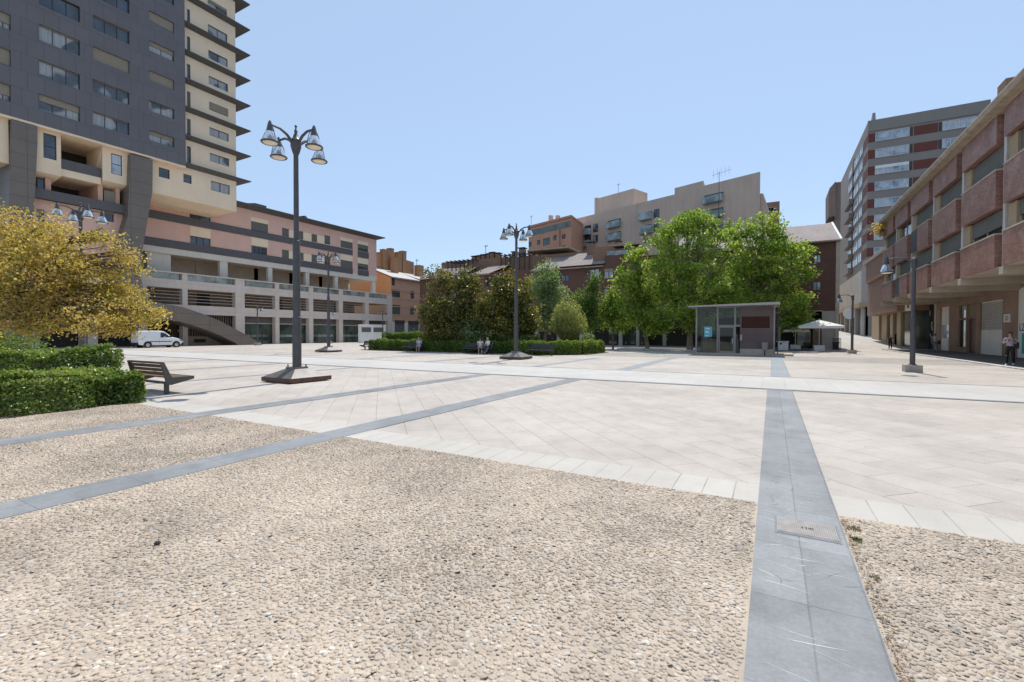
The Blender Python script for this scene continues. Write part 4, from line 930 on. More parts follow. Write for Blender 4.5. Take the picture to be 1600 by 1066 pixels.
# left hand roofs and attic storeys
def slope(xa, xb, z0, dz, dep, name='tiled_roof', sh=0.): part(br, name, 'rooftile', lambda b: b.face([(xa, .5, z0), (xb, .5, z0), (xb+sh, -dep, z0+dz), (xa+sh, -dep, z0+dz)]), FB)
U = lambda p, y=420: FB.U(p, y)
slope(U(865), U(944), zgl, 2.6, 4.2, sh=2.4); slope(U(831), U(864), zgl-.3, 2.6, 4.2, sh=2.); slope(U(736), U(767), zgl-.2, 1.9, 4, sh=1.5); slope(x0, U(720), zgl-.4, 2.2, 4, sh=1.)
slope(U(1040), U(1068), zg-.1, 3., 4.5, sh=1.5); slope(U(1110), U(1204), zg-.1, 2.6, 5)
for xa, xb in ((865, 944), (831, 864), (736, 767), (1040, 1068), (1110, 1204)): part(br, 'cornice', 'gutter', lambda b: b.box(U(xa), U(xb), -.1, .5, (zg if xa > 1000 else zgl-.2)-.16, (zg if xa > 1000 else zgl-.2)-.03), FB)
part(br, 'attic_wall', 'brownlite', lambda b: b.box(FB.U(726, 410, -4), FB.U(1000, 400, -4), -9, -4, zgl-1, FB.Z(880, 396, -4)), FB)
part(br, 'attic_wall', 'brownlite', lambda b: b.box(FB.U(690, 420, -7), FB.U(790, 400, -7), -11, -7.0, zgl-1, FB.Z(740, 406, -7)), FB)
part(br, 'attic_box', 'brownlite', lambda b: b.box(U(924), U(952), -3, -.6, zgl+.2, FB.Z(924, 386)), FB)
part(br, 'terrace_balustrade', 'balglass', lambda b: b.box(U(948.5), U(981), -.1, 0., FB.Z(950, 399), FB.Z(950, 393)), FB)
part(br, 'parapet_wall', 'brown', lambda b: b.box(U(945), U(1000), -3, -.02, zgl-.5, FB.Z(950, 399.5)), FB)
def flatroof(xa, xb, yt, n): 
    z = FB.Z(xa, yt, n); part(br, 'attic_roof', 'gutter', lambda b: b.box(FB.U(xa, yt, n), FB.U(xb, yt, n), -9.5, n+.5, z, z+.25), FB)
flatroof(826, 890, 394, -4); flatroof(952, 1000, 386.5, -4)
# chimneys with cowls along the ridge
for xa, xb, yt, yb, n in ((737, 742.5, 400, 408, -8), (745, 750, 399, 406, -8), (751.5, 757.5, 397.5, 408, -8), (760, 764, 396, 405, -8), (765, 771, 394, 405, -8), (774, 779.5, 395, 404, -8), (799.5, 804, 393, 402, -6), (810.5, 818, 387, 400, -6), (917, 927, 378, 402, -3), (960, 968, 376, 390, -6)):
    ua, za = FB.at(xa, yt, n); ub = FB.U(xb, yt, n)
    c = part(br, 'chimney', 'brownlite', lambda b: b.box(ua, ub, n-1, n, zgl, za-.25), FB); part(c, 'cowl', 'frame', lambda b: b.box(ua-.15, ub+.15, n-1.1, n+.1, za-.15, za), FB)
def pergola(xa, xb, ya, yb, n, name='roof_pergola'):
    def f(b):
        (ua, za), (ub, zb) = FB.at(xa, ya, n), FB.at(xb, yb, n)
        z = za
        k = ua
        while k < ub: b.box(k, k+.12, n-.12, n, zgl, z); b.box(k-.04, k+.16, n-2.2, n+.4, z+.12, z+.26); k += (ub-ua)/6.001
        b.box(ua, ub, n-.1, n, z, z+.12); b.box(ua, ub, n-2., n-1.9, z, z+.12)
    part(br, name, 'frame', f, FB)
pergola(699, 738, 411, 407, -2.5); pergola(782, 826, 401, 396, -3.5)
# arcade on the ground floor
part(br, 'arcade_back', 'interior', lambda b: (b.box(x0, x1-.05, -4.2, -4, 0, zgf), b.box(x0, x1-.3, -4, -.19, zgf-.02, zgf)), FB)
for xa, xb in ((966.5, 972), (993.5, 998.5), (1035.5, 1040.5), (1284, 1305), (905, 910), (870, 875), (835, 840), (800, 805), (765, 770), (730, 735), (700, 705), (1120, 1126), (1165, 1170), (1215, 1220)):
    part(br, 'column', 'podium', lambda b: b.box(FB.U(xa, 530), FB.U(xb, 530), -.5, -.02, 0, zgf-.025), FB)
for xa, xb in ((950, 964), (1000, 1012), (975, 992), (1245, 1283)):
    w = window(br, FB, (FB.U(xa, 530, -2), FB.U(xb, 530, -2), .2, 3.4), -2, .2, 2, 0, 'glassgreen', name='shopfront')
part(br, 'wood_door', 'brownlite', lambda b: b.box(FB.U(1270, 530, -.3), FB.U(1283, 530, -.3), -.5, -.3, .12, 3.3), FB)
# ================================================================== beige block on the rise behind
VPd = np.array([-.937, .349]); uB = -VPd; nB = np.array([-.349, -.937])
pB = C0 + ray(1188, 268)*(100/ray(1188, 268)[1]); FQ = Frame((pB[0], pB[1], 0), (uB[0], uB[1], 0), (nB[0], nB[1], 0))
bg_ = thing('beige_apartment_block', (pB[0]-20, pB[1]+8, 0), 'big beige apartment block with teal glass balconies behind the terrace', 'apartment block')
za_ = zm(780, 260, 3.44); zb_ = zm(1040, 250, 5.714); zc_ = zm(820, 260, 6.6625)
qz = FQ.Z(1187, 268.5); qz2 = FQ.Z(1059, 298.); q0 = FQ.U(887, 345); qm = FQ.U(1128, 283); qn = FQ.U(1054, 300)
def skew(ua, ub, z, m=12): return lambda b: b.slab([(ua, 0), (ub, 0), (ub-.37*m-.4, -m), (ua-.3*m, -m)], 0, z)
for ua, ub, z in ((q0, qn, FQ.Z(900, 342)), (qn+.003, FQ.U(1099, 288), FQ.Z(1070, 290)), (FQ.U(1099, 288)+.003, 0, qz)): part(bg_, 'wall', 'beige', skew(ua, ub, z), FQ)
part(bg_, 'end_buttress', 'beige', lambda b: b.prism([(-.6, 4), (1.6, 4), (1.2, FQ.Z(1187, 330)), (0.15, qz-4), (-.6, qz-4)], -1.2, -.6), FQ)
def QW(x0, x1, yt, yb, f=zc_): a = f(x0, yt); c = f(x1, yb); return FQ.rect(a[0], c[0], a[1], f(x0, yb)[1])
qw = [(625, 690, 625, 760, 'w', zc_), (712, 762, 605, 690, 'w', zc_), (865, 1000, 570, 655, 'w', zc_), (865, 1000, 700, 790, 'w', zc_), (1255, 1322, 478, 560, 'w', zc_), (1345, 1400, 452, 540, 'w', zc_), (1250, 1322, 612, 700, 'w', zc_), (1345, 1400, 600, 680, 'w', zc_), (1240, 1300, 748, 800, 'w', zc_), (1316, 1360, 740, 790, 'w', zc_), (712, 762, 722, 800, 'w', zc_), (625, 690, 760, 810, 'w', zc_), (464, 497, 820, 850, 'w', zc_), (525, 556, 808, 840, 'w', zc_), (465, 480, 668, 690, 'w', zc_),
      (345, 515, 322, 405, 'b', zb_), (370, 515, 450, 535, 'b', zb_), (380, 515, 580, 640, 'b', zb_)]
for i, (a, c, yt, yb, k, f) in enumerate(qw):
    r = QW(a, c, yt, yb, f); window(bg_, FQ, r, .06, .07, 2, 0, ('glass', 'glassc', 'glass')[i % 3], fw=.08)
for a, c, yt, yb, f in ((590, 690, 668, 730, zc_), (590, 690, 790, 850, zc_), (872, 1003, 592, 655, zc_), (872, 1003, 715, 785, zc_), (1206, 1335, 505, 575, zc_), (1212, 1340, 640, 715, zc_), (345, 515, 345, 405, zb_), (365, 515, 478, 535, zb_)):
    r = QW(a, c, yt, yb, f); part(bg_, 'balcony', 'balglass', lambda b: b.box(r[0], r[1], .07, 1.1, r[2], r[3]), FQ)
part(bg_, 'penthouse', 'beige', lambda b: (b.box(FQ.U(933, 320, -5), FQ.U(990, 300, -5), -11, -5, 20, FQ.Z(960, 303, -5)), b.box(FQ.U(945, 305, -6), FQ.U(990, 300, -6), -11, -6, 20, FQ.Z(985, 299.5, -6))), FQ)
part(bg_, 'penthouse_roof', 'roofgrey', lambda b: b.face([(FQ.U(900, 338), -1, FQ.Z(900, 341)), (FQ.U(972, 320), -1, FQ.Z(972, 322)), (FQ.U(972, 320), -5, FQ.Z(972, 316)), (FQ.U(900, 338), -5, FQ.Z(900, 334))]), FQ)
part(bg_, 'chimney', 'beige', lambda b: b.box(FQ.U(929, 310, -5), FQ.U(932.5, 310, -5), -6, -5, 25, FQ.Z(931, 309, -5)), FQ)
def ant(par, F, x, y0, y1, n, arms=True):
    u, zb = F.at(x, y0, n); zt = F.Z(x, y1, n)
    def f(b):
        b.tube([(u, n, zb), (u, n, zt)], .05, 5)
        if arms:
            h = zt-zb; b.tube([(u-.15*h, n, zt-.05*h), (u+.25*h, n, zt-.02*h)], .03, 4)
            for k in range(5): b.tube([(u-.12*h+k*.08*h, n, zt-.12*h), (u-.12*h+k*.08*h, n, zt+.06*h)], .02, 4)
    part(par, 'antenna', 'frame', f, F)
ant(bg_, FQ, 966, 302, 288, -6); ant(bg_, FQ, 1123, 345, 268, 1.2); ant(br, FB, 759, 400, 384, -8); ant(oh, FO, 651, 425, 406, -5)
# terracotta block left of it
pT = C0 + ray(893, 336)*(104/ray(893, 336)[1]); FK = Frame((pT[0], pT[1], 0), (uB[0], uB[1], 0), (nB[0], nB[1], 0))
tc = thing('terracotta_block', (pT[0]-6, pT[1]+4, 0), 'terracotta apartment block with a dark glazed top floor beside the beige block', 'apartment block')
k0 = FK.U(826, 360); zt = FK.Z(893, 339.5)
ks = FK.U(873, 350)
kw = [FK.rect(*[zc_(a, 0)[0], zc_(c, 0)[0]], zc_(0, yt)[1], zc_(0, yb)[1]) for a, c, yt, yb in ((130, 162, 770, 820), (192, 265, 755, 828), (297, 336, 722, 775), (388, 425, 712, 760), (42, 70, 790, 840), (395, 425, 825, 865), (225, 262, 852, 890), (150, 180, 860, 895))]
b = MB(FK); b.wall(k0, 0, 0, zt, 0, kw, .2); b.face([(0, 0, 0), (-4.2, -9, 0), (-4.2, -9, zt), (0, 0, zt)]); b.face([(k0, 0, 0), (k0, -9, 0), (k0, -9, zt), (k0, 0, zt)]); b.build('wall', M['terracotta'], tc)
for r in kw: window(tc, FK, r, 0, .15, 2, 0, 'glass')
zg1, zg0 = FK.Z(*zc_(75, 665)), FK.Z(*zc_(75, 722))
part(tc, 'glazed_floor', 'glassgreen', lambda b: b.box(k0+.4, -.3, -.05, .06, zg0, zg1), FK)
part(tc, 'roof_rim', 'terracotta', lambda b: b.slab([(k0-.2, .25), (.2, .25), (-4.1, -9), (k0-.2, -9)], zt, zt+.5), FK)
part(tc, 'pier', 'terracotta', lambda b: b.box(ks-.2, ks+.5, 0.004, .5, 0, zg0), FK)
for x in (857, 868): part(tc, 'roof_vent', 'beige', lambda b: b.box(FK.U(x, 340, -3), FK.U(x+3, 340, -3), -4, -3, zt+.5, FK.Z(x, 337, -3)), FK)
ant(tc, FK, 830, 352, 338, -3)
# small block glimpsed right of the beige one
FX = Frame((0, 130, 0), (1, 0, 0), (0, -1, 0))
sx = thing('distant_brick_block', (FX.U(1204), 136, 0), 'small distant brick block peeping out right of the beige block', 'apartment block')
part(sx, 'wall', 'brownlite', lambda b: b.box(FX.U(1192), FX.U(1216), -10, 0, 0, FX.Z(1205, 316)), FX)
window(sx, FX, FX.rect(1200, 1213, 325, 331), .06, .08, 3, 0, 'glasslite', frame='framelight')
# ------------------------------------------------------------------ foliage tools
def gp(px_, depth): 
    d = ray(px_, 521); q = C0 + d*(depth/FPX); return np.array([q[0], q[1], 0.])
def at3(px_, py_, depth): return C0 + ray(px_, py_)*(depth/FPX)
def leaf_object(name, P, size, mat_, parent, tint, up=.35, jitter=.35, aspect=.62, nrm=None, extra=None):
    n = len(P); og = np.array(ORG.get(parent.name, (0, 0, 0)) if parent else (0, 0, 0))
    d = RNG.normal(size=(n, 3)); d /= np.linalg.norm(d, axis=1)[:, None]
    nn = RNG.normal(size=(n, 3)) + np.array([0, 0, up*3]); 
    if nrm is not None: nn = nn*.6 + nrm*1.3
    nn -= d*(nn*d).sum(1)[:, None]; nn /= np.linalg.norm(nn, axis=1)[:, None] + 1e-9
    s = np.cross(nn, d); L_ = size*RNG.uniform(1-jitter, 1+jitter, n)[:, None]; W = L_*aspect*.5
    a = P - d*L_*.5; c = P + d*L_*.5; p1 = P - d*L_*.2; p2 = P + d*L_*.18; up_ = nn*L_*.1; curl = nn*L_*RNG.normal(0, .08, n)[:, None]
    V = np.stack([a, p1+s*W+up_, p2+s*W*.82+up_, c+curl, p2-s*W*.82+up_, p1-s*W+up_], 1).reshape(-1, 3) - og
    k = np.arange(n)*6
    F = np.stack([k, k+1, k+2, k+3, k, k+3, k+4, k+5], 1).reshape(-1, 4)
    me = bpy.data.meshes.new(name); nv0 = len(V); xv = []; xf = []
    if extra is not None: xv, xf = extra
    allv = np.concatenate([V, np.array(xv).reshape(-1, 3) - og]) if len(xv) else V
    me.vertices.add(len(allv)); me.vertices.foreach_set('co', allv.astype(np.float32).ravel())
    nq = len(xf); loops = np.concatenate([F.ravel(), np.array([i+nv0 for f in xf for i in f], dtype=int)]) if nq else F.ravel()
    me.loops.add(len(loops)); me.loops.foreach_set('vertex_index', loops.astype(np.int32))
    starts = np.arange(0, F.size + nq*4, 4)
    me.polygons.add(len(starts)); me.polygons.foreach_set('loop_start', starts.astype(np.int32))
    t = np.repeat(np.clip(tint, 0, 1), 6)
    if len(xv): t = np.concatenate([t, np.zeros(len(xv))])
    me.attributes.new('tint', 'FLOAT', 'POINT').data.foreach_set('value', t.astype(np.float32))
    me.materials.append(M[mat_])
    if nq: me.materials.append(M['hedgecore']); me.polygons.foreach_set('material_index', np.concatenate([np.zeros(len(F)), np.ones(nq)]).astype(np.int32))
    me.update(calc_edges=True); o = bpy.data.objects.new(name, me); COL.objects.link(o)
    if parent: o.parent = parent
    ORG[o.name] = tuple(og); return o
def clumps(blobs, n, cr, per, flat=.75, bias=.42):
    """leaf positions: clumps scattered through ellipsoid blobs (centre, radii), denser towards the outside"""
    B = [(np.array(c, float), np.array(r, float)) for c, r in blobs]; w = np.array([np.prod(r)**.8 for _, r in B]); w /= w.sum()
    K = max(1, n//per); idx = RNG.choice(len(B), K, p=w); out = []; tt = []; cc = []
    d = RNG.normal(size=(K, 3)); d /= np.linalg.norm(d, axis=1)[:, None]; rad = RNG.random(K)**bias
    for i in range(K):
        c, r = B[idx[i]]; p = c + d[i]*r*rad[i]*RNG.uniform(.88, 1.08)
        k = int(per*RNG.uniform(.5, 1.5)); q = RNG.normal(size=(k, 3))*cr*np.array([1, 1, flat])*RNG.uniform(.7, 1.25)
        out.append(p+q); tt.append(np.full(k, RNG.normal(0, .16)) + RNG.normal(0, .16, k)); cc.append(p)
    return np.concatenate(out), np.concatenate(tt)+.5, np.array(cc)
def branch(b, p0, p1, r0, r1, sag=.1, k=5):
    p0, p1 = np.array(p0, float), np.array(p1, float); L_ = np.linalg.norm(p1-p0); mid = RNG.normal(0, .05*L_, 3)
    pts = [p0+(p1-p0)*t + mid*math.sin(math.pi*t) + np.array([0, 0, sag*L_*math.sin(math.pi*t)]) for t in np.linspace(0, 1, k)]
    b.tube(pts, list(np.linspace(r0, r1, k)), 6, caps=False); return pts
def tree(name, label, cat, base, blobs, n, leaf, mat_, bark='bark', r=.16, group=None, fork=None, cr=.45, per=40, bias=.42, lean=(0, 0), up=.35, aspect=.62, fl=.75, tb=0., limbs=1.0):
    g = thing(name, tuple(base), label, cat, group)
    P, T, C = clumps(blobs, n, cr, per, fl, bias)
    P = P[P[:, 2] > .35] if P[:, 2].min() < .35 else P; T = T[:len(P)]
    leaf_object('crown', P, leaf, mat_, g, T+tb, up=up, aspect=aspect)
    b = MB(); base = np.array(base, float)
    zlo = min(c[2]-r_[2] for c, r_ in blobs); fz = fork or max(1.6, zlo+.4)
    top = base + np.array([lean[0], lean[1], fz])
    b.tube([base-np.array([0, 0, .05]), base+np.array([0, 0, .12]), base+np.array([lean[0]*.4, lean[1]*.4, fz*.5]), top], [r*1.5, r*1.12, r*.95, r*.85], 9, caps=False)
    for c, rr in blobs:
        c = np.array(c); st = top + (c-top)*.02
        tip = c + np.array([0, 0, rr[2]*.45]); pts = branch(b, st, tip, r*.62, r*.12, .04, 6)
        near = C[np.argsort(((C-c)**2).sum(1))[:int(14*limbs)]]
        for q in near[RNG.permutation(len(near))[:int(9*limbs)]]: branch(b, pts[RNG.integers(2, 5)], q, r*.2, r*.05, .05, 4)
    b.build('trunk', M[bark], g, smooth='all'); return g
def blob(px_, py_, depth, rx, ry, dd=0., ry2=None):
    k = depth/FPX; return at3(px_, py_, depth+dd), (rx*k, (ry2 or rx*.9)*k, ry*k)
# plane trees in front of the terrace, right of the planting bed
PT = dict(per=46, cr=.33, bias=.36, tb=.14, aspect=.6, group='plane trees before the terrace')
tree('plane_tree', 'slim bright green plane tree on a leaning trunk left of the two big ones', 'tree', gp(1012, 48.5), [blob(991, 400, 48, 15, 22), blob(985, 438, 48, 24, 26), blob(1008, 455, 48, 26, 32), blob(990, 488, 48, 32, 28), blob(1022, 505, 47, 26, 18)], 8200, .26, 'leaf_plane', 'barkgrey', .2, lean=(-.35, 0), **PT)
tree('plane_tree', 'big bright green plane tree standing left of the glass kiosk', 'tree', gp(1078, 45.5), [blob(1074, 350, 45.5, 26, 22), blob(1100, 354, 46, 24, 20), blob(1042, 368, 45.5, 26, 26), blob(1066, 395, 45.5, 48, 36), blob(1122, 388, 45.5, 26, 32), blob(1040, 430, 45.5, 40, 38), blob(1090, 440, 45, 52, 42), blob(1122, 462, 45.5, 34, 38), blob(1064, 488, 45, 56, 30), blob(1112, 500, 45.5, 40, 20), blob(1036, 505, 45, 24, 18)], 19000, .26, 'leaf_plane', 'barkgrey', .30, **PT)
tree('plane_tree', 'big bright green plane tree rising behind the glass kiosk roof', 'tree', gp(1192, 47.5), [blob(1192, 346, 47.5, 20, 22), blob(1160, 368, 47.5, 28, 26), blob(1212, 368, 47.5, 24, 22), blob(1186, 395, 47.5, 44, 34), blob(1242, 398, 47.5, 32, 20), blob(1160, 430, 47.5, 40, 36), blob(1215, 432, 47.5, 46, 32), blob(1256, 430, 48, 18, 18), blob(1205, 478, 47.5, 56, 28), blob(1255, 476, 48, 24, 34), blob(1150, 476, 47.5, 36, 28), blob(1225, 503, 47, 36, 16)], 19500, .26, 'leaf_plane', 'barkgrey', .32, **PT)
# smaller trees left of them
tree('young_tree', 'young green tree with a pointed top just right of the round willowy bush', 'tree', gp(923, 49.5), [blob(926, 446, 49.5, 10, 18), blob(924, 478, 49.5, 22, 24), blob(906, 470, 49.5, 14, 20), blob(922, 504, 49.5, 24, 16)], 5200, .22, 'leaf_dark', 'bark', .1, 'young trees before the terrace', per=34, cr=.28, bias=.36, tb=.06)
tree('young_tree', 'young green tree standing left of the slim leaning plane tree', 'tree', gp(958, 49.5), [blob(959, 465, 49.5, 12, 18), blob(958, 490, 49.5, 22, 22), blob(963, 508, 49.5, 20, 12)], 4200, .22, 'leaf_plane', 'bark', .1, 'young trees before the terrace', per=34, cr=.28, bias=.36, tb=.06)
tree('silver_tree', 'pale silvery green tree behind the tall lamp and the round bush', 'tree', gp(852, 45), [blob(855, 425, 45, 18, 18), blob(848, 450, 45, 28, 26), blob(866, 462, 45, 22, 26), blob(845, 492, 45, 26, 26), blob(866, 505, 45, 20, 22)], 7500, .2, 'leaf_silver', 'barkgrey', .14, per=34, cr=.28, bias=.4)
# two dark magnolias in the planting bed
tree('magnolia_tree', 'dark glossy magnolia with bronze leaves at the left of the planting bed', 'tree', gp(712, 41.5), [blob(668, 424, 42, 9, 8), blob(690, 442, 42, 24, 24), blob(732, 444, 41.5, 26, 24), blob(695, 482, 41.5, 40, 34), blob(742, 488, 41.5, 30, 38), blob(688, 508, 41, 30, 18), blob(727, 506, 41, 32, 16), blob(668, 492, 41.5, 14, 22), blob(674, 522, 41, 14, 12)], 13500, .20, 'leaf_magnolia', 'bark', .22, 'magnolias in the planting bed', per=34, cr=.27, bias=.38, fork=1.6, tb=.03)
tree('magnolia_tree', 'dark glossy magnolia with bronze leaves right behind the tall lamp pole', 'tree', gp(797, 39.5), [blob(794, 428, 39.5, 11, 13), blob(783, 448, 39.5, 24, 20), blob(806, 462, 39.5, 30, 30), blob(775, 484, 39.5, 32, 32), blob(818, 494, 39.5, 28, 28), blob(795, 506, 39.5, 40, 16), blob(826, 508, 39.5, 18, 14)], 12500, .20, 'leaf_magnolia', 'bark', .22, 'magnolias in the planting bed', per=34, cr=.27, bias=.38, fork=1.5, tb=.05)
# willowy round bush: thin upright sprays
def spray_bush(px_, depth, label, rx, top, bot):
    base = gp(px_, depth); g = thing('willow_bush', tuple(base), label, 'bush'); k = depth/FPX
    zt = 1.65 + (521-top)*k; zb = 1.65+(521-bot)*k; P = []; T = []; Dn = []
    b = MB(); root = base + np.array([0, 0, .35])
    for i in range(330):
        a = RNG.random()*6.283; e = RNG.uniform(.12, 1.0)**.7
        tip = base + np.array([math.cos(a)*rx*k*math.sqrt(1-(e*.93)**2)*RNG.uniform(.8, 1.04), math.sin(a)*rx*k*math.sqrt(1-(e*.93)**2)*RNG.uniform(.8, 1.04), zb+(zt-zb)*(.08+.92*e)*RNG.uniform(.9, 1.03)])
        mid = root*.55 + tip*.45 + np.array([0, 0, .25])
        if i % 4 == 0: b.tube([root+RNG.normal(0, .06, 3)*np.array([1, 1, 0]), mid, tip], [.016, .01, .004], 4, caps=False)
        tt = RNG.uniform(.3, 1.05, 34)[:, None]; q = (1-tt)**2*root + 2*tt*(1-tt)*mid + tt**2*tip; P.append(q + RNG.normal(0, .045, q.shape)); T.append(RNG.normal(.5, .22, 34)+RNG.normal(0, .1))
    leaf_object('foliage', np.concatenate(P), .17, 'leaf_bush', g, np.concatenate(T), up=.1, aspect=.3)
    b.build('stems', M['barkgrey'], g)
spray_bush(888, 39.5, 'round pale willowy bush behind the right hand bench of the planting bed', 31, 470, 533)
def shrub(label, base, rx, rz, n, leaf, mat_, cz=None):
    g = thing('shrub', tuple(base), label, 'shrub'); c = np.array(base) + np.array([0, 0, cz or rz*.75])
    P, T, C = clumps([(c, (rx, rx, rz))], n, rx*.16, 18, .8, .3); k = P[:, 2] > .02; leaf_object('foliage', P[k], leaf, mat_, g, T[k])
    b = MB()
    for q in C[:14]: branch(b, np.array(base), q, .03, .008, .05, 4)
    b.build('stems', M['bark'], g)
shrub('rounded pale green shrub at the right end of the planting bed', gp(918, 40.5), .62, .75, 1500, .12, 'leaf_silver', 1.0)
shrub('low bright shrub in the bed behind the bench with two people', gp(806, 37.5), .8, .7, 1500, .12, 'leaf_hedge2')
shrub('grey green oleander under the magnolias', gp(745, 40.5), 1.6, 1.3, 2600, .17, 'leaf_silver', 1.9)
shrub('dark spreading shrub under the yellow tree at the photo edge', gp(12, 19), 1.15, .8, 2200, .1, 'leaf_hedge', .95)
# the yellow maple over the left hedges
MD = 17.0
tree('maple_tree', 'yellow leaved maple spreading over the clipped hedges', 'tree', gp(-120, MD+.5), [blob(-10, 372, MD, 62, 60), blob(58, 378, MD, 60, 50), blob(110, 400, MD-.6, 56, 52), blob(40, 440, MD-1, 70, 60), blob(120, 450, MD, 66, 56), blob(182, 405, MD+.3, 28, 26), blob(180, 455, MD, 34, 32), blob(205, 492, MD-.4, 40, 26), blob(140, 500, MD-.8, 56, 26), blob(60, 498, MD-.5, 66, 28), blob(-20, 470, MD, 60, 56), blob(-150, 380, MD, 110, 110), blob(-110, 470, MD, 70, 50), blob(232, 498, MD-.2, 30, 26), blob(196, 470, MD, 34, 30), blob(175, 515, MD-.5, 50, 14), blob(160, 365, MD+.2, 26, 18), blob(212, 420, MD+.2, 12, 10)], 44000, .085, 'leaf_maple', 'bark', .2, fork=1.9, cr=.21, per=34, bias=.4, fl=.55, limbs=1.05, aspect=.72, tb=.02)
# ------------------------------------------------------------------ hedges
def hedge(label, path, wid, h, dens, leaf, mat_, group, tb=0., z0=0., wob=.07):
    path = [np.array(p, float) for p in path]; g = thing('hedge', (path[0][0], path[0][1], 0), label, 'hedge', group)
    P = []; Nn = []; xv = []; xf = []
    for i in range(len(path)-1):
        a, c = path[i], path[i+1]; L_ = np.linalg.norm(c-a); t = (c-a)/L_; s = np.array([-t[1], t[0]])
        ends = (i == 0, i == len(path)-2)
        def put(n, f, nv):
            q = f(n); P.append(q); Nn.append(np.repeat(np.array(nv, float)[None], len(q), 0))
        def W(al, sd, z): return np.stack([a[0]+t[0]*al+s[0]*sd, a[1]+t[1]*al+s[1]*sd, z], 1)
        u = lambda n, lo, hi: RNG.uniform(lo, hi, n)
        n_s = int(dens*L_*h); n_t = int(dens*L_*wid); n_e = int(dens*wid*h)
        # rounded profile: sides swell in the middle
        def side(sg):
            def f(n):
                z = h*RNG.random(n)**.85; sd = sg*(wid/2 - .10*(z/h)**3*wid + wob*np.sin(z*9+1)*.3)
                return W(u(n, -.05, L_+.05), sd+RNG.normal(0, .035, n), z)
            return f
        put(n_s, side(1), (s[0], s[1], .3)); put(n_s, side(-1), (-s[0], -s[1], .3))
        put(n_t, lambda n: W(u(n, 0, L_), u(n, -wid*.43, wid*.43), h + RNG.normal(0, .04, n)), (0, 0, 1))
        if ends[0]: put(n_e, lambda n: W(RNG.normal(0, .04, n), u(n, -wid/2, wid/2), u(n, 0, h)), (-t[0], -t[1], .3))
        if ends[1]: put(n_e, lambda n: W(L_+RNG.normal(0, .04, n), u(n, -wid/2, wid/2), u(n, 0, h)), (t[0], t[1], .3))
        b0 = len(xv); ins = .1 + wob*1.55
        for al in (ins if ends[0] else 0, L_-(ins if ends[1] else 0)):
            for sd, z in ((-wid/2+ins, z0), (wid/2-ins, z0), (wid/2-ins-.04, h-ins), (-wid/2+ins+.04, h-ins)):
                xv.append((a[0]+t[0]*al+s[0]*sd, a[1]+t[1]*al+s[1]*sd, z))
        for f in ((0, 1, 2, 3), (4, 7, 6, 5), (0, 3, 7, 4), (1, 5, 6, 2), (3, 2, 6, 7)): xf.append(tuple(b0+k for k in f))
    P = np.concatenate(P); Nn = np.concatenate(Nn)
    lump = .04*np.sin(P[:, 0]*1.3+P[:, 1]*1.7+.5) + .05*np.sin(P[:, 0]*3.1+1)*np.cos(P[:, 1]*2.7) + .045*np.sin(P[:, 0]*7.3+P[:, 2]*5)*np.cos(P[:, 1]*6.1)
    P = P + Nn*(lump*wob/.07)[:, None]; P[:, 2] = np.maximum(P[:, 2], .02)
    fresh = np.clip((P[:, 2]/h-.55)*.5, 0, .3)        # new shoots grow at the top
    T = .38 + RNG.normal(0, .2, len(P)) + fresh + tb + .12*np.sin(P[:, 0]*2.2+P[:, 1]*3)
    leaf_object('foliage', P, leaf, mat_, g, T, up=.1, nrm=Nn, extra=(xv, xf), aspect=.6)
    b = MB()
    for i in range(len(path)-1):
        a, c = path[i], path[i+1]; n = int(np.linalg.norm(c-a)/.35)+2
        for k in range(n):
            q = a+(c-a)*k/n; o_ = RNG.normal(0, wid*.12, 2); b.tube([(q[0]+o_[0], q[1]+o_[1], 0), (q[0]+o_[0]*1.5, q[1]+o_[1]*1.5, h*.6)], [.015, .008], 4, caps=False)
    b.build('stems', M['bark'], g); return g
HL = 'clipped hedges by the near bench'
hedge('clipped glossy hedge nearest the camera on the left', [(-13.52, -2), (-13.52, 5.28)], 1.25, .68, 1900, .068, 'leaf_hedge', HL, wob=.1, tb=.08)
hedge('taller clipped hedge behind the front one under the yellow maple', [(-17.4, -4), (-17.4, 6.2)], 1.4, 1.1, 1400, .07, 'leaf_hedge', HL, wob=.1, tb=.0)
HC = 'clipped hedges round the planting bed'
hedge('long low clipped hedge behind the benches of the planting bed', [(-33.8, 32.7), (-16.0, 32.3)], 1.0, .95, 520, .105, 'leaf_hedge2', HC, wob=.11)
hedge('bright yellow green low hedge at the right corner of the planting bed', [(-15.7, 31.9), (-13.2, 34.2), (-13.0, 38.6)], 1.0, .98, 620, .105, 'leaf_hedge2', HC, wob=.11, tb=.3)
hedge('taller dark clipped hedge behind the low one, left stretch under the magnolia', [(-34.4, 35.3), (-25.2, 35.2)], 1.3, 1.62, 420, .11, 'leaf_hedge2', HC, wob=.11, tb=-.02)
hedge('taller dark clipped hedge behind the low one, right stretch to the round bush', [(-24.7, 35.0), (-17.2, 34.8)], 1.2, 1.5, 420, .11, 'leaf_hedge', HC, wob=.11, tb=.1)
b = MB(); b.slab([(-34.6, 32.0), (-15.8, 31.6), (-12.4, 33.9), (-12.4, 39.4), (-34.6, 39.8)], .0, .05)
M['soil'] = mat('soil', (.16, .11, .075), .95, var=.3, vs=3, bmp=.5, bs=30); b.build('planting_bed_soil', M['soil'], kind='structure')
b = MB(); b.slab([(-24, -6), (-14.5, -6), (-14.5, 5.6), (-24, 7.2)], .003, .04); b.build('hedge_bed_soil', M['soil'], kind='structure')
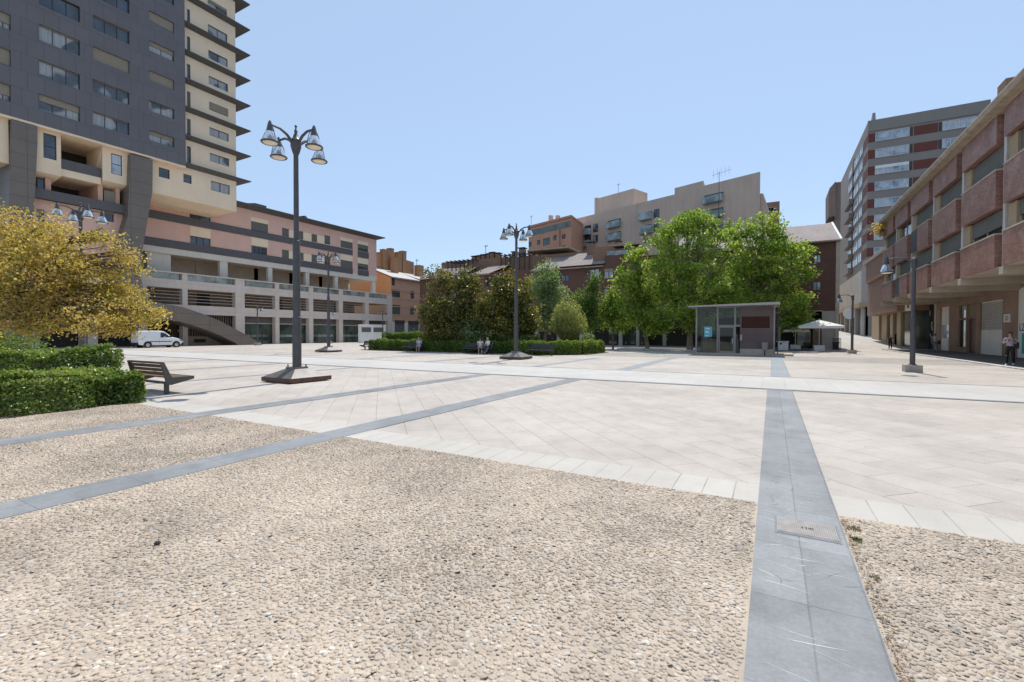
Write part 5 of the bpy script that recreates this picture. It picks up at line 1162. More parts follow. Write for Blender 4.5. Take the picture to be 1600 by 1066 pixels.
# ------------------------------------------------------------------ street lamps
def lamp_head(par, c, yaw=0.):
    """glass bell under a steel cone, hanging at c (rim centre)"""
    x, y, z = c
    h = MB(); h.lathe([(0, .70), (.03, .695), (.06, .62), (.115, .36), (.12, .33), (.0, .33)], c, 12); o = h.build('lamp_head', M['lampsteel'], par, smooth=True)
    b = MB(); b.lathe([(.118, .34), (.16, .27), (.215, .13), (.245, .0), (.240, .0), (.21, .13), (.155, .265), (.114, .33)], c, 18); b.build('glass_shade', M['shade'], o, smooth=True)
    b = MB(); b.lathe([(.25, -.03), (.278, -.01), (.278, .02), (.25, .03), (.238, .0), (.25, -.03)], c, 20); b.build('rim_ring', M['lampsteel'], o, smooth=True)
    b = MB(); b.lathe([(.05, .32), (.06, .22), (.13, .14), (.17, .04), (.185, .0)], c, 16); b.build('reflector', M['reflector'], o, smooth=True)
    b = MB(); b.lathe([(0, -.055), (.12, -.05), (.2, -.03), (.235, -.004), (.2, -.004), (0, -.004)], c, 16); b.build('lens', M['lens'], o, smooth=True)
    b = MB()
    for a in (yaw, yaw+math.pi): ca, sa = math.cos(a), math.sin(a); b.tube([(x+ca*.08, y+sa*.08, z+.55), (x+ca*.19, y+sa*.19, z+.36), (x+ca*.25, y+sa*.25, z+.16), (x+ca*.27, y+sa*.27, z)], .012, 5)
    b.build('cage_bar', M['lampsteel'], o, smooth=True); return o
def make_tall():
    g = thing('plaza_lamp', (0, 0, 0), 'x', 'street lamp', 'tall four headed lamps')
    b = MB(); b.box(-.78, .78, -.78, .78, .03, .17); p = b.build('base_plate', M['rust'], g)
    b = MB(); b.frustum((-.76, .76, -.76, .76), (-.24, .24, -.24, .24), .172, .44); b.build('pyramid_top', M['platetop'], p)
    b = MB(); b.box(-.25, .25, -.25, .25, .441, .49); fl = b.build('flange', M['platetop'], g)
    b = MB()
    for sx in (-1, 1):
        for sy in (-1, 1): b.lathe([(0, .58), (.022, .57), (.022, .49)], (sx*.2, sy*.2, 0), 6)
    b.build('anchor_bolt', M['lampsteel'], fl)
    b = MB(); b.lathe([(.145, .48), (.145, 2.35), (.138, 2.4), (.12, 2.42), (.118, 5.3), (.112, 5.34), (.088, 5.36), (.078, 8.75), (.0, 8.75)], seg=16); b.build('pole', M['lampsteel'], g, smooth=True)
    b = MB(); b.lathe([(.08, 8.62), (.12, 8.72), (.17, 8.9), (.17, 9.12), (.1, 9.2), (.06, 9.34), (.0, 9.36)], seg=12); b.build('hub', M['lampsteel'], g, smooth=True)
    b = MB(); b.lathe([(.0, 9.34), (.035, 9.36), (.06, 9.42), (.035, 9.48), (.02, 9.54), (.05, 9.6), (0, 9.65)], seg=10); b.build('finial', M['lampsteel'], g, smooth=True)
    for k in range(4):
        a = k*math.pi/2; c, s = math.cos(a), math.sin(a)
        b = MB(); b.tube([(c*.1, s*.1, 8.98), (c*.34, s*.34, 9.2), (c*.58, s*.58, 9.3), (c*.84, s*.84, 9.3)], [.05, .045, .04, .035], 8); b.build('arm', M['lampsteel'], g, smooth=True)
        lamp_head(g, (c*.93, s*.93, 8.72), a+math.pi/2)
    return g
proto = make_tall()
for o in [x for x in COL.objects if x.parent == proto or (x.parent and x.parent.parent == proto)]:     # 8.7 m over all
    if o.type == 'MESH':
        n = len(o.data.vertices); co = np.empty(n*3, np.float32); o.data.vertices.foreach_get('co', co); co = co.reshape(-1, 3)
        z = co[:, 2]; co[:, 2] = np.where(z < 8.5, np.where(z < .6, z, .6+(z-.6)*(7.55-.6)/(8.5-.6)), z-.95); o.data.vertices.foreach_set('co', co.ravel()); o.data.update()
q4 = gp(128, 25.3); LX4, LY4 = float(q4[0]), float(q4[1])
for i, (x, y, lab) in enumerate(((-14.15, 10.25, 'tall four headed lamp nearest the camera, left of the stripes, on a rusty square base'), (-14.3, 26.1, 'tall four headed lamp in front of the planting bed bench'), (-33.2, 27.1, 'tall four headed lamp farther left before the stone gallery'), (LX4, LY4, 'tall four headed lamp half hidden by the yellow maple'))):
    o = proto if i == 0 else copy_tree(proto); o.location = (x, y, .0); relabel(o, lab)
    if i == 0: proto_loc = (x, y, 0)
def make_small():
    g = thing('street_lamp', (0, 0, 0), 'x', 'street lamp', 'single headed street lamps')
    b = MB(); b.box(-.3, .3, -.3, .3, 0, .32); b.build('concrete_block', M['block'], g, bevel=.015)
    b = MB(); b.lathe([(.15, .32), (.15, .35), (.1, .36), (.1, 2.3), (.095, 2.34), (.078, 2.36), (.07, 4.95), (.0, 4.97)], seg=14); b.build('pole', M['lampsteel'], g, smooth=True)
    b = MB(); b.lathe([(.078, 4.55), (.1, 4.58), (.1, 4.93), (.06, 4.99), (0, 5.01)], seg=12); b.build('collar', M['lampsteel'], g, smooth=True)
    b = MB(); b.tube([(-.08, 0, 4.86), (-.3, 0, 5.0), (-.6, 0, 5.03), (-.86, 0, 5.0)], [.04, .036, .032, .03], 8); b.build('arm', M['lampsteel'], g, smooth=True)
    lamp_head(g, (-.95, 0, 4.42), math.pi/2); return g
proto2 = make_small()
def onX(px_, X): d = ray(px_, 540); return float(C0[1] + d[1]*X/d[0])
for i, (x, y, rz, lab) in enumerate(((5.4, 26.35, 0, 'single headed lamp on a concrete block nearest the red brick building'), (6.0, 48.8, 0, 'single headed lamp beside the parasol at the mouth of the street'), (-58.2, onX(402.5, -58.2), 180, 'single headed lamp at the foot of the dark ramp'), (-60.0, onX(515, -60.0), 180, 'single headed lamp half hidden behind a tall lamp pole before the gallery'), (-58.2, onX(598, -58.2), 180, 'single headed lamp behind the notice cabinet'))):
    o = proto2 if i == 0 else copy_tree(proto2); o.location = (x, y, 0); o.rotation_euler.z = R(rz); relabel(o, lab)
# ------------------------------------------------------------------ benches
def make_bench(steel, wood, lab):
    g = thing('park_bench', (0, 0, 0), lab, 'bench', 'steel and wood benches')
    for x in (-.92, .92):   # folded plate ends: seat side tapering forward, back side leaning
        b = MB(Frame((0, 0, 0), (0, 1, 0), (1, 0, 0)))
        b.prism([(-.02, .27), (.08, .25), (.64, .38), (.64, .46), (.10, .45)], x-.03, x+.03)
        b.prism([(-.16, .86), (-.08, .86), (.099, .449), (-.019, .271)], x-.029, x+.029)
        b.build('end_plate', M[steel], g)
    b = MB(); b.box(-.89, .89, -.165, -.075, .82, .87); b.box(-.89, .89, .60, .638, .40, .458); b.box(-.89, .89, -.02, .05, .28, .34); b.build('rail', M[steel], g)
    for k in range(5):
        b = MB(); y = .11+k*.098; b.box(-.888, .888, y, y+.085, .42, .452); b.build('seat_slat', M[wood], g)
    for k in range(3):
        z = .50 + k*.105; y = .075 - (z-.45)*.44
        b = MB(); b.face([(-.888, y, z), (.888, y, z), (.888, y-.038, z+.088), (-.888, y-.038, z+.088)]); b.face([(-.888, y-.03, z), (.888, y-.03, z), (.888, y-.068, z+.088), (-.888, y-.068, z+.088)]); b.face([(-.888, y-.038, z+.088), (.888, y-.038, z+.088), (.888, y-.068, z+.088), (-.888, y-.068, z+.088)]); b.face([(-.888, y, z), (.888, y, z), (.888, y-.03, z), (-.888, y-.03, z)]); b.build('back_slat', M[wood], g)
    for x in (-.78, .78):
        b = MB(); b.box(x-.045, x+.045, -.005, .085, .0, .29); b.build('leg', M[steel], g)
    return g
bench0 = make_bench('benchsteel', 'benchwood', 'steel and wood bench seen from behind at the end of the front hedge')
bench0.location = (-14.85, 6.25, 0)
bench1 = make_bench('benchdark', 'benchdark', 'x')
BL = [((-27.6, 31.6), 180, 'dark bench where one person in pale blue sits alone'), ((-20.9, 31.35), 180, 'dark bench with a seated person beside a wheelchair'), ((-14.9, 31.25), 180, 'empty dark bench right of the lamp with the pyramid base'), ((-34.9, 33.6), 90, 'empty dark bench at the left end of the planting bed hedge')]
for i, ((x, y), rz, lab) in enumerate(BL):
    o = bench1 if i == 0 else copy_tree(bench1); o.location = (x, y, 0); o.rotation_euler.z = R(rz); relabel(o, lab)
# ------------------------------------------------------------------ notice cabinet on the left
FN = Frame((-59.5, 0, 0), (0, 1, 0), (1, 0, 0))
n0, n1 = FN.U(563, 520), FN.U(603, 520); zt = FN.Z(565, 507)
g = thing('notice_cabinet', (-59.8, (n0+n1)/2, 0), 'pale double notice cabinet standing before the end of the gallery', 'notice board')
part(g, 'cabinet_body', 'whitewall', lambda b: b.box(n0, n1, -.5, 0, 0, zt), FN, bevel=.02)
for a, c in ((565, 579.5), (583.5, 599)): part(g, 'dark_panel', 'blinddark', lambda b: b.box(FN.U(a), FN.U(c), .001, .03, FN.Z(565, 519), FN.Z(565, 511.5)), FN)
# ------------------------------------------------------------------ glass kiosk
FKi = Frame((0, 40.2, 0), (1, 0, 0), (0, -1, 0)); zk = zm(1060, 460, 8.89)
k0, k1, k2, k3 = [FKi.U(zk(v, 0)[0], 520) for v in (250, 545, 855, 1318)]; k4 = FKi.U(zk(1388, 0)[0], 520)
g = thing('glass_kiosk', ((k0+k3)/2, 41.5, 0), 'glass and brown panelled car park entrance kiosk with a thin sloping roof', 'kiosk')
zr0 = FKi.Z(*zk(250, 178)); zr1 = FKi.Z(*zk(1318, 145)); D = 3.4
def zr(u): return zr0 + (zr1-zr0)*(u-k0)/(k3-k0)
part(g, 'plinth', 'concrete', lambda b: b.box(k0-.05, k4+1.0, -D-.1, .12, .0, .14), FKi)
ra, rb_ = FKi.U(zk(155, 0)[0], 478), FKi.U(zk(1412, 0)[0], 472)
part(g, 'roof', 'kioskroof', lambda b: b.prism([(ra, zr(ra)-.02), (rb_, zr(rb_)-.02), (rb_, zr(rb_)+.17), (ra, zr(ra)+.07)], -D-.5, .75), FKi)
part(g, 'ceiling', 'kioskmetal', lambda b: b.prism([(k0+.06, zr(k0)-.12), (k3, zr(k3)-.12), (k3, zr(k3)-.03), (k0+.06, zr(k0)-.03)], -D, -.02), FKi)
def fr(u0, u1, n=0, z0=.14, name='glass_panel', side=False):
    def f(b): b.face([(u0, n, z0), (u1, n, z0), (u1, n, zr(u1)-.04), (u0, n, zr(u0)-.04)])
    return part(g, name, 'clearglass', f, FKi)
fr(k0+.05, k1-.05); fr(k1+.06, k2-.02, -.05, 2.35, 'transom_glass')
part(g, 'side_glass', 'clearglass', lambda b: b.face([(k0, -.05, .14), (k0, -D, .14), (k0, -D, zr(k0)-.04), (k0, -.05, zr(k0)-.04)]), FKi)
fr(k0+.05, k2, -D, .14, 'rear_glass')
for u in (k0, k1, k2-.35): part(g, 'mullion', 'kioskmetal', lambda b: b.box(u-.06, u+.06, -.16, .02, .14, zr(u)-.02), FKi)
for u in (k0+.45, k0+.9): part(g, 'glass_fin', 'clearglass', lambda b: b.face([(u, .0, .14), (u, -.35, .14), (u, -.35, zr(u)-.05), (u, .0, zr(u)-.05)]), FKi)
for u in (k0, k2): part(g, 'rear_post', 'kioskmetal', lambda b: b.box(u-.05, u+.05, -D, -D+.1, .14, zr(u)-.02), FKi)
part(g, 'door_head', 'kioskmetal', lambda b: b.box(k1+.06, k2, -.12, .0, 2.22, 2.35), FKi)
d = part(g, 'door', 'kioskmetal', lambda b: (b.box(k1+.08, k1+.16, -.1, -.03, .14, 2.22), b.box(k1+1.12, k1+1.2, -.1, -.03, .14, 2.22), b.box(k1+.16, k1+1.12, -.1, -.03, 2.14, 2.22), b.box(k1+.16, k1+1.12, -.1, -.03, .14, .3)), FKi)
part(d, 'door_glass', 'clearglass', lambda b: b.box(k1+.16, k1+1.12, -.075, -.06, .3, 2.14), FKi); part(d, 'handle', 'alloy', lambda b: b.box(k1+1.04, k1+1.08, -.03, .04, .9, 1.3), FKi)
lw = (FKi.U(zk(878, 0)[0]), FKi.U(zk(1268, 0)[0]), FKi.Z(*zk(878, 470)), FKi.Z(*zk(878, 312)))
b = MB(FKi); b.wall(k2, k3, .14, zr1-.1, .02, [lw], .12); b.face([(k3, .02, .14), (k3, -D, .14), (k3, -D, zr1-.1), (k3, .02, zr1-.1)]); b.face([(k2, .02, .14), (k2, -D, .14), (k2, -D, zr1-.1), (k2, .02, zr1-.1)]); b.face([(k2, -D, .14), (k3, -D, .14), (k3, -D, zr1-.1), (k2, -D, zr1-.1)]); b.build('panel_wall', M['kioskpanel'], g)
def lou(b):
    z = lw[2]+.03
    while z < lw[3]: b.prism([(-.09, z), (-.02, z+.07), (-.015, z+.06), (-.085, z-.01)], lw[0], lw[1]); z += .09
b = MB(Frame((0, 40.2, 0), (0, -1, 0), (1, 0, 0))); lou(b); b.build('louvre', M['door'], g)
part(g, 'louvre_back', 'interior', lambda b: b.box(lw[0], lw[1], -.14, -.101, lw[2], lw[3]), FKi)
part(g, 'wall_base', 'concrete', lambda b: b.box(k2, k3, .0205, .06, .14, .5), FKi)
part(g, 'corner_post', 'kioskmetal', lambda b: b.box(k3+.003, k3+.12, -.12, .05, .14, zr1-.04), FKi)
def lad(b):
    b.box(k4-.06, k4, -.4, .0, .14, zr1-.02)
    for k in range(5): z = zr1-.5-k*.55; b.box(k3+.12, k4-.06, -.3, -.24, z, z+.32)
part(g, 'side_screen', 'frame', lad, FKi)
part(g, 'stair_parapet', 'beigedark', lambda b: b.prism([(k0+.3, .14), (k1+1.4, .14), (k1+1.4, .7), (k0+.3, 1.5)], -1.7, -1.55), FKi)
part(g, 'inner_wall', 'interior', lambda b: b.box(k1-.5, k2, -D+.15, -D+.3, .14, 3.0), FKi)
part(g, 'ticket_machine', 'kioskmetal', lambda b: (b.box(k2-.72, k2-.12, -1.1, -.6, .14, 1.25), b.box(k2-.66, k2-.18, -1.05, -.62, 1.25, 1.65)), FKi)
part(g, 'blue_poster', 'posterblue', lambda b: b.box(FKi.U(zk(360, 0)[0]), FKi.U(zk(468, 0)[0]), .008, .02, FKi.Z(*zk(360, 590)), FKi.Z(*zk(360, 450))), FKi)
part(g, 'poster_print', 'whitewall', lambda b: [b.box(FKi.U(zk(378, 0)[0]), FKi.U(zk(x, 0)[0]), .0205, .023, FKi.Z(*zk(360, y+6)), FKi.Z(*zk(360, y-5))) for x, y in ((440, 475), (425, 512), (430, 530), (420, 575))], FKi)
part(g, 'notice', 'framebuff', lambda b: b.box(FKi.U(zk(858, 0)[0]), FKi.U(zk(890, 0)[0]), .025, .1, FKi.Z(*zk(858, 640)), FKi.Z(*zk(858, 560))), FKi)
x, y = FKi.U(1195.5), 39.6
g = thing('litter_bin', (x, y, 0), 'grey litter bin on a post before the brown kiosk wall', 'bin')
b = MB(); b.lathe([(.0, .42), (.19, .42), (.23, 1.02), (.21, 1.02), (.19, .95), (0, .95)], (x, y, 0), 14); b.build('bin_body', M['kioskmetal'], g, smooth=True); b = MB(); b.tube([(x, y, 0), (x, y, .45)], .04, 8); b.build('post', M['lampsteel'], g)
# ------------------------------------------------------------------ cafe corner: parasols, counter, railing
def parasol(px_, depth, top, edge, half, label, matc='canvas'):
    p = gp(px_, depth); k = depth/FPX; zt = 1.65+(521-top)*k; ze = 1.65+(521-edge)*k; w = half*k
    g = thing('parasol', tuple(p), label, 'parasol', 'cafe parasols')
    b = MB(); c = (p[0], p[1])
    e = [(c[0]-w, c[1]-w, ze), (c[0]+w, c[1]-w, ze), (c[0]+w, c[1]+w, ze), (c[0]-w, c[1]+w, ze)]; t = (c[0], c[1], zt)
    for i in range(4):
        a, d = np.array(e[i]), np.array(e[(i+1) % 4]); m_ = (a+d)/2 + np.array([0, 0, -.03]); b.face([tuple(a), tuple(m_), t]); b.face([tuple(m_), tuple(d), t])
        b.face([tuple(a), tuple(d), tuple(d-np.array([0, 0, .22])), tuple(a-np.array([0, 0, .22]))])
    cn = b.build('canopy', M[matc], g)
    b = MB()
    for q in e: b.tube([t, q], .02, 5); b.tube([(c[0], c[1], ze-.55), tuple((np.array(q)+np.array(t))/2-np.array([0, 0, .05]))], .018, 5)
    b.build('rib', M['framelight'], g)
    b = MB(); b.tube([(c[0], c[1], .5), (c[0], c[1], zt+.12)], .045, 8); b.build('pole', M['framelight'], g)
    b = MB(); b.box(c[0]-.45, c[0]+.45, c[1]-.45, c[1]+.45, 0, .55); b.build('weight_box', M['whitewall'], g, bevel=.02); return g
parasol(1280, 45.5, 499, 508.5, 29, 'white cafe parasol in the sun at the mouth of the street')
parasol(1243, 47.5, 510, 514.5, 17, 'cafe parasol in the shade of the plane tree beside the kiosk')
p = gp(1224, 44.5); g = thing('cafe_counter', tuple(p), 'white cafe counter with a small black mark, right of the kiosk', 'counter')
b = MB(); b.box(p[0]-.42, p[0]+.42, p[1]-.35, p[1]+.35, .08, .92); b.build('counter_body', M['whitewall'], g, bevel=.02); b = MB(); b.box(p[0]-.6, p[0]+.48, p[1]-.42, p[1]+.42, .921, .97); b.build('counter_top', M['white'], g)
b = MB(); b.box(p[0]-.3, p[0]-.12, p[1]-.353, p[1]-.35, .65, .8); b.build('black_mark', M['black'], g)
pa, pb = gp(1301.5, 48.5), gp(1314, 48.0)
g = thing('metal_railing', tuple(pa), 'short black metal railing beside the parasol', 'railing')
def rail(b):
    n = 9
    for k in range(n): q = pa+(pb-pa)*k/(n-1); b.box(q[0]-.02, q[0]+.02, q[1]-.02, q[1]+.02, 0, 1.2)
b = MB(); rail(b); b.build('bar', M['frame'], g, kind='stuff'); b = MB(); b.tube([tuple(pa+np.array([0, 0, 1.2])), tuple(pb+np.array([0, 0, 1.2]))], .03, 6); b.build('top_rail', M['frame'], g)
p = gp(1306, 49.3); g = thing('waste_bin', tuple(p), 'dark waste bin behind the short black railing', 'bin'); b = MB(); b.frustum((p[0]-.22, p[0]+.22, p[1]-.22, p[1]+.22), (p[0]-.28, p[0]+.28, p[1]-.28, p[1]+.28), .05, .75); b.build('bin_body', M['plastic'], g); b = MB(); b.box(p[0]-.3, p[0]+.3, p[1]-.3, p[1]+.3, .751, .82); b.build('lid', M['plastic'], g)
# planter wall and plant at the end of the street
pa, pb = C0+ray(1352, 521)*(95/FPX), C0+ray(1382, 530)*(78/FPX)
g = thing('street_planter', (pb[0], pb[1], 0), 'low stone planter along the right side of the sloping street', 'planter')
b = MB(); 
t_ = (pb-pa)[:2]; t_ /= np.linalg.norm(t_); s_ = np.array([-t_[1], t_[0]])*.9
b.slab([tuple(pa[:2]), tuple(pb[:2]), tuple(pb[:2]+s_), tuple(pa[:2]+s_)], 0, 1.35); b.build('planter_wall', M['podium'], g)
q = (pa+pb)/2; P, T, C = clumps([((q[0]+s_[0]*.6+.6, q[1]+s_[1]*.6, 2.2), (1.2, 2.5, 1.5))], 1200, .3, 14, .8, .3); leaf_object('foliage', P, .25, 'leaf_bush', g, T)
q = FR.w(62.3, .3, 12.9); g = thing('balcony_plant', tuple(q), 'reddish trailing plant on the far upper corner of the brick building', 'plant')
P, T, C = clumps([(q, (.7, 1.0, .8))], 700, .22, 12, .8, .3); leaf_object('foliage', P, .17, 'leaf_maple', g, T+.25); b = MB(); b.box(q[0]-.15, q[0]+.15, q[1]-.7, q[1]+.7, 12.35, 12.65); b.build('flower_box', M['door'], g)
# dark pebble lying on the cobbles
p = gnd(246, 853); b = MB(); b.lathe([(0, .0), (.02, .003), (.024, .012), (.012, .022), (0, .024)], (p[0], p[1], .012), 8); b.build('dark_stone', M['black'], None, smooth=True, origin=tuple(p), label='single dark stone lying on the cobbled field', category='stone')
# ------------------------------------------------------------------ people
def skinmesh(name, V, Rr, E, mat_, parent, sub=1, root=0):
    bm = bmesh.new(); ly = bm.verts.layers.skin.verify(); vs = [bm.verts.new(v) for v in V]
    for a, c in E: bm.edges.new((vs[a], vs[c]))
    for v, r in zip(vs, Rr):
        rr = r if hasattr(r, '__len__') else (r, r); v[ly].radius = rr; v[ly].use_root = False
    vs[root][ly].use_root = True
    me = bpy.data.meshes.new(name); bm.to_mesh(me); bm.free()
    o = bpy.data.objects.new(name, me); COL.objects.link(o)
    m = o.modifiers.new('Skin', 'SKIN'); m.use_smooth_shade = True
    s = o.modifiers.new('Sub', 'SUBSURF'); s.levels = sub; s.render_levels = sub
    bpy.context.view_layer.update()
    ev = o.evaluated_get(bpy.context.evaluated_depsgraph_get()); nm = bpy.data.meshes.new_from_object(ev)
    bpy.data.objects.remove(o); q = bpy.data.objects.new(name, nm); COL.objects.link(q)
    nm.materials.clear(); nm.materials.append(M[mat_]); nm.polygons.foreach_set('use_smooth', [True]*len(nm.polygons))
    if parent: q.parent = parent
    ORG[q.name] = ORG.get(parent.name, (0, 0, 0)) if parent else (0, 0, 0); return q
def lerp(a, b, t): return tuple(a[i]+(b[i]-a[i])*t for i in range(3))
def person(loc, rz, label, J, cloth, hair, scale=1., skirt=None, hairlen=.0, shoes='black'):
    """J: joints in metres, the figure faces -Y.  keys: pel, chest, neck, head, sh, el, wr, hip, kn, an (pairs: right, left)"""
    g = thing('person', tuple(loc), label, 'person'); g.rotation_euler.z = R(rz); g.scale = (scale,)*3
    V = []; Rr = []; E = []
    def add(p, r, par=None): V.append(tuple(p)); Rr.append(r); (E.append((par, len(V)-1)) if par is not None else None); return len(V)-1
    pel = add(J['pel'], (.135, .10)); wst = add(lerp(J['pel'], J['chest'], .5), (.115, .09), pel); ch = add(J['chest'], (.145, .10), wst)
    nb = add(lerp(J['chest'], J['neck'], .75), (.09, .07), ch); nk = add(J['neck'], .05, nb)
    hd = J['head']; up = np.array(hd)-np.array(J['neck']); up = up/np.linalg.norm(up); fw = np.array(J.get('face', (0, -1, 0)), float)
    jaw = add(np.array(hd)-up*.055+fw*.012, (.058, .066), nk); mid = add(np.array(hd)+up*.02, (.072, .088), jaw); add(np.array(hd)+up*.085-fw*.008, (.058, .07), mid)
    for i in (0, 1):
        sg = -1 if i == 0 else 1
        sh = add(J['sh'][i], .056, ch); el = add(J['el'][i], .042, sh); wr = add(J['wr'][i], .026, el)
        d = np.array(J['wr'][i])-np.array(J['el'][i]); d = d/np.linalg.norm(d); side = np.cross(d, (0, 0, 1.)); side = side/(np.linalg.norm(side)+1e-6) if np.linalg.norm(side) > .1 else np.array([1., 0, 0]); pal = np.cross(side, d)
        pm = add(np.array(J['wr'][i])+d*.05, (.034, .016), wr); pe = add(np.array(J['wr'][i])+d*.088, (.036, .014), pm)
        cu = J.get('curl', .35)
        for k, ln in enumerate((.075, .085, .08, .062)):
            o_ = side*(k-1.5)*.019; b0 = add(np.array(V[pe])+o_+d*.012, .0088, pe); b1 = add(np.array(V[b0])+(d*(1-cu)+pal*cu)*ln*.5, .008, b0); add(np.array(V[b1])+(d*(1-cu*2)+pal*cu*1.6)*ln*.5, .0068, b1)
        t0 = add(np.array(V[pm])-side*.03+pal*.01, .0105, pm); add(np.array(V[t0])-side*.018+d*.04, .0085, t0)
        hp = add(J['hip'][i], .085, pel); kn = add(J['kn'][i], .056, hp); cf = add(lerp(J['kn'][i], J['an'][i], .3), .055, kn); an = add(J['an'][i], .036, cf)
        fd = np.array(J['foot'][i]) if 'foot' in J else np.array((0, -1., 0)); hl = add(np.array(J['an'][i])+np.array([0, 0, -.045])-fd*.03, .036, an); add(np.array(J['an'][i])+np.array([0, 0, -.055])+fd*.15, (.036, .022), hl)
    skinmesh('body', V, Rr, E, 'skin', g)
    # clothes
    top, tl = cloth['top']; sl = cloth.get('sleeve', .9)
    V = []; Rr = []; E = []
    pel = add(lerp(J['pel'], J['chest'], cloth.get('hem', -.12)), (.162, .128)); wst = add(lerp(J['pel'], J['chest'], .5), (.14, .112), pel); ch = add(J['chest'], (.165, .122), wst); add(lerp(J['chest'], J['neck'], .72), (.085, .075), ch)
    for i in (0, 1):
        sh = add(J['sh'][i], .06, ch); e1 = add(lerp(J['sh'][i], J['el'][i], min(sl, 1)), .051, sh)
        if sl > 1: add(lerp(J['el'][i], J['wr'][i], sl-1), .042, e1)
    skinmesh(top, V, Rr, E, tl, g)
    bot, bl, ln = cloth['bottom']
    V = []; Rr = []; E = []; pel = add(np.array(J['pel'])+np.array([0, 0, .12]), (.135, .105)); p2 = add(J['pel'], (.15, .118), pel)
    for i in (0, 1):
        hp = add(J['hip'][i], .1, p2); kn = add(lerp(J['hip'][i], J['kn'][i], min(ln, 1)), .072 if ln >= 1 else .088, hp)
        if ln > 1: add(lerp(J['kn'][i], J['an'][i], ln-1), .056, kn)
    skinmesh(bot, V, Rr, E, bl, g)
    for i in (0, 1):
        fd = np.array(J['foot'][i]) if 'foot' in J else np.array((0, -1., 0)); a = np.array(J['an'][i])
        skinmesh('shoe', [a+np.array([0, 0, -.03])-fd*.03, a+np.array([0, 0, -.05])+fd*.06, a+np.array([0, 0, -.058])+fd*.17], [(.047, .05), (.048, .04), (.042, .03)], [(0, 1), (1, 2)], shoes, g)
    h = np.array(hd)
    rt = np.cross(fw, up)
    b = MB()
    for s in (-1, 1): c = h+up*.008+fw*.083+rt*s*.032; b.lathe([(0, -.008), (.008, -.005), (.01, 0), (.008, .005), (0, .008)], tuple(c), 8)
    b.build('eye', M['eye'], g) if False else None
    e_ = MB(); 
    for s in (-1, 1): c = h+up*.008+fw*.083+rt*s*.032; e_.lathe([(0, -.007), (.008, -.004), (.009, 0), (.008, .004), (0, .007)], tuple(c), 8)
    fo = MB(); c = h-up*.055+fw*.078; fo.tube([tuple(c-rt*.024), tuple(c+fw*.004), tuple(c+rt*.024)], .006, 6)
    nz = MB(); nz.tube([tuple(h+up*.02+fw*.082), tuple(h-up*.022+fw*.102), tuple(h-up*.028+fw*.085)], [.008, .014, .008], 6)
    def loc_build(mb, nm, m):
        me = bpy.data.meshes.new(nm); me.from_pydata([tuple(v) for v in mb.v], [], mb.f); me.materials.append(M[m]); me.polygons.foreach_set('use_smooth', [True]*len(me.polygons)); o = bpy.data.objects.new(nm, me); COL.objects.link(o); o.parent = g; ORG[o.name] = tuple(loc)
    loc_build(e_, 'eyes', 'eye'); loc_build(fo, 'mouth', 'lip'); loc_build(nz, 'nose', 'skin')
    ha = MB(); nu, nv_ = 16, 9; V2 = []; F2 = []
    for j in range(nv_+1):
        for i in range(nu):
            az = 2*math.pi*i/nu; front = math.cos(az)           # 1 towards the face
            low = (.35 if front > .55 else -.35-.35*max(0, -front)) - (hairlen*6 if front < .2 else 0)
            el = math.pi/2 - (math.pi/2-max(-1.25, low))*j/nv_
            r_ = .097*(1+.04*math.sin(5*az+j)); q = h + up*.022 + fw*(math.cos(el)*front*r_*1.07-.012) + rt*(math.cos(el)*math.sin(az)*r_*.9) + up*(math.sin(el)*r_*1.08)
            V2.append(tuple(q))
    for j in range(nv_):
        for i in range(nu): i2 = (i+1) % nu; F2.append((j*nu+i, j*nu+i2, (j+1)*nu+i2, (j+1)*nu+i))
    ha.mesh(V2, F2); loc_build(ha, 'hair', hair)
    for s in (-1, 1):
        er = MB(); c = h+rt*s*.078; er.lathe([(0, -.03), (.012, -.02), (.016, 0), (.012, .02), (0, .028)], tuple(c), 6); loc_build(er, 'ear', 'skin')
    return g
def local_part(g, name, fn, m):
    b = MB(); fn(b); me = bpy.data.meshes.new(name); me.from_pydata([tuple(v) for v in b.v], [], b.f); me.materials.append(M[m]); o = bpy.data.objects.new(name, me); COL.objects.link(o); o.parent = g; ORG[o.name] = ORG[g.name]; return o
def stand(step=.0, el=None, wr=None, lean=0.):
    J = dict(pel=(0, 0, .94), chest=(0, -lean*.5, 1.27), neck=(0, -lean*.8, 1.45), head=(0, -lean-.02, 1.57), sh=[(-.185, -lean*.6, 1.385), (.185, -lean*.6, 1.385)], hip=[(-.09, 0, .88), (.09, 0, .88)])
    J['el'] = el or [(-.24, .03, 1.10), (.24, .03, 1.10)]; J['wr'] = wr or [(-.25, -.06, .87), (.25, -.06, .87)]
    J['kn'] = [(-.1, -.05-step*.5, .49), (.1, -.03+step*.35, .49)]; J['an'] = [(-.1, -step, .08), (.1, step, .085+step*.12)]; return J
gB = gnd(1578, 573); gB[2] = .056
phone = stand(.16, [(-.25, -.06, 1.12), (.24, -.02, 1.11)], [(-.06, -.24, 1.24), (.09, -.25, 1.22)], .03)
pB = person(gB, -28, 'person in a lilac grey top and ripped black jeans walking with a phone', phone, dict(top=('tshirt', 'shirtlilac'), sleeve=.75, bottom=('jeans', 'black', 1.95)), 'hairdark', 1.02, hairlen=.06, shoes='white')
local_part(pB, 'black_bag', lambda b: (b.box(.14, .30, -.08, .06, .86, 1.18), b.tube([(.2, -.1, 1.15), (.12, -.14, 1.42), (.05, .1, 1.44), (.22, .06, 1.15)], .012, 5)), 'black')
local_part(pB, 'knee_rip', lambda b: b.lathe([(0, -.012), (.03, -.006), (.034, 0), (.03, .006), (0, .012)], (-.1, -.19, .5), 10), 'skin')
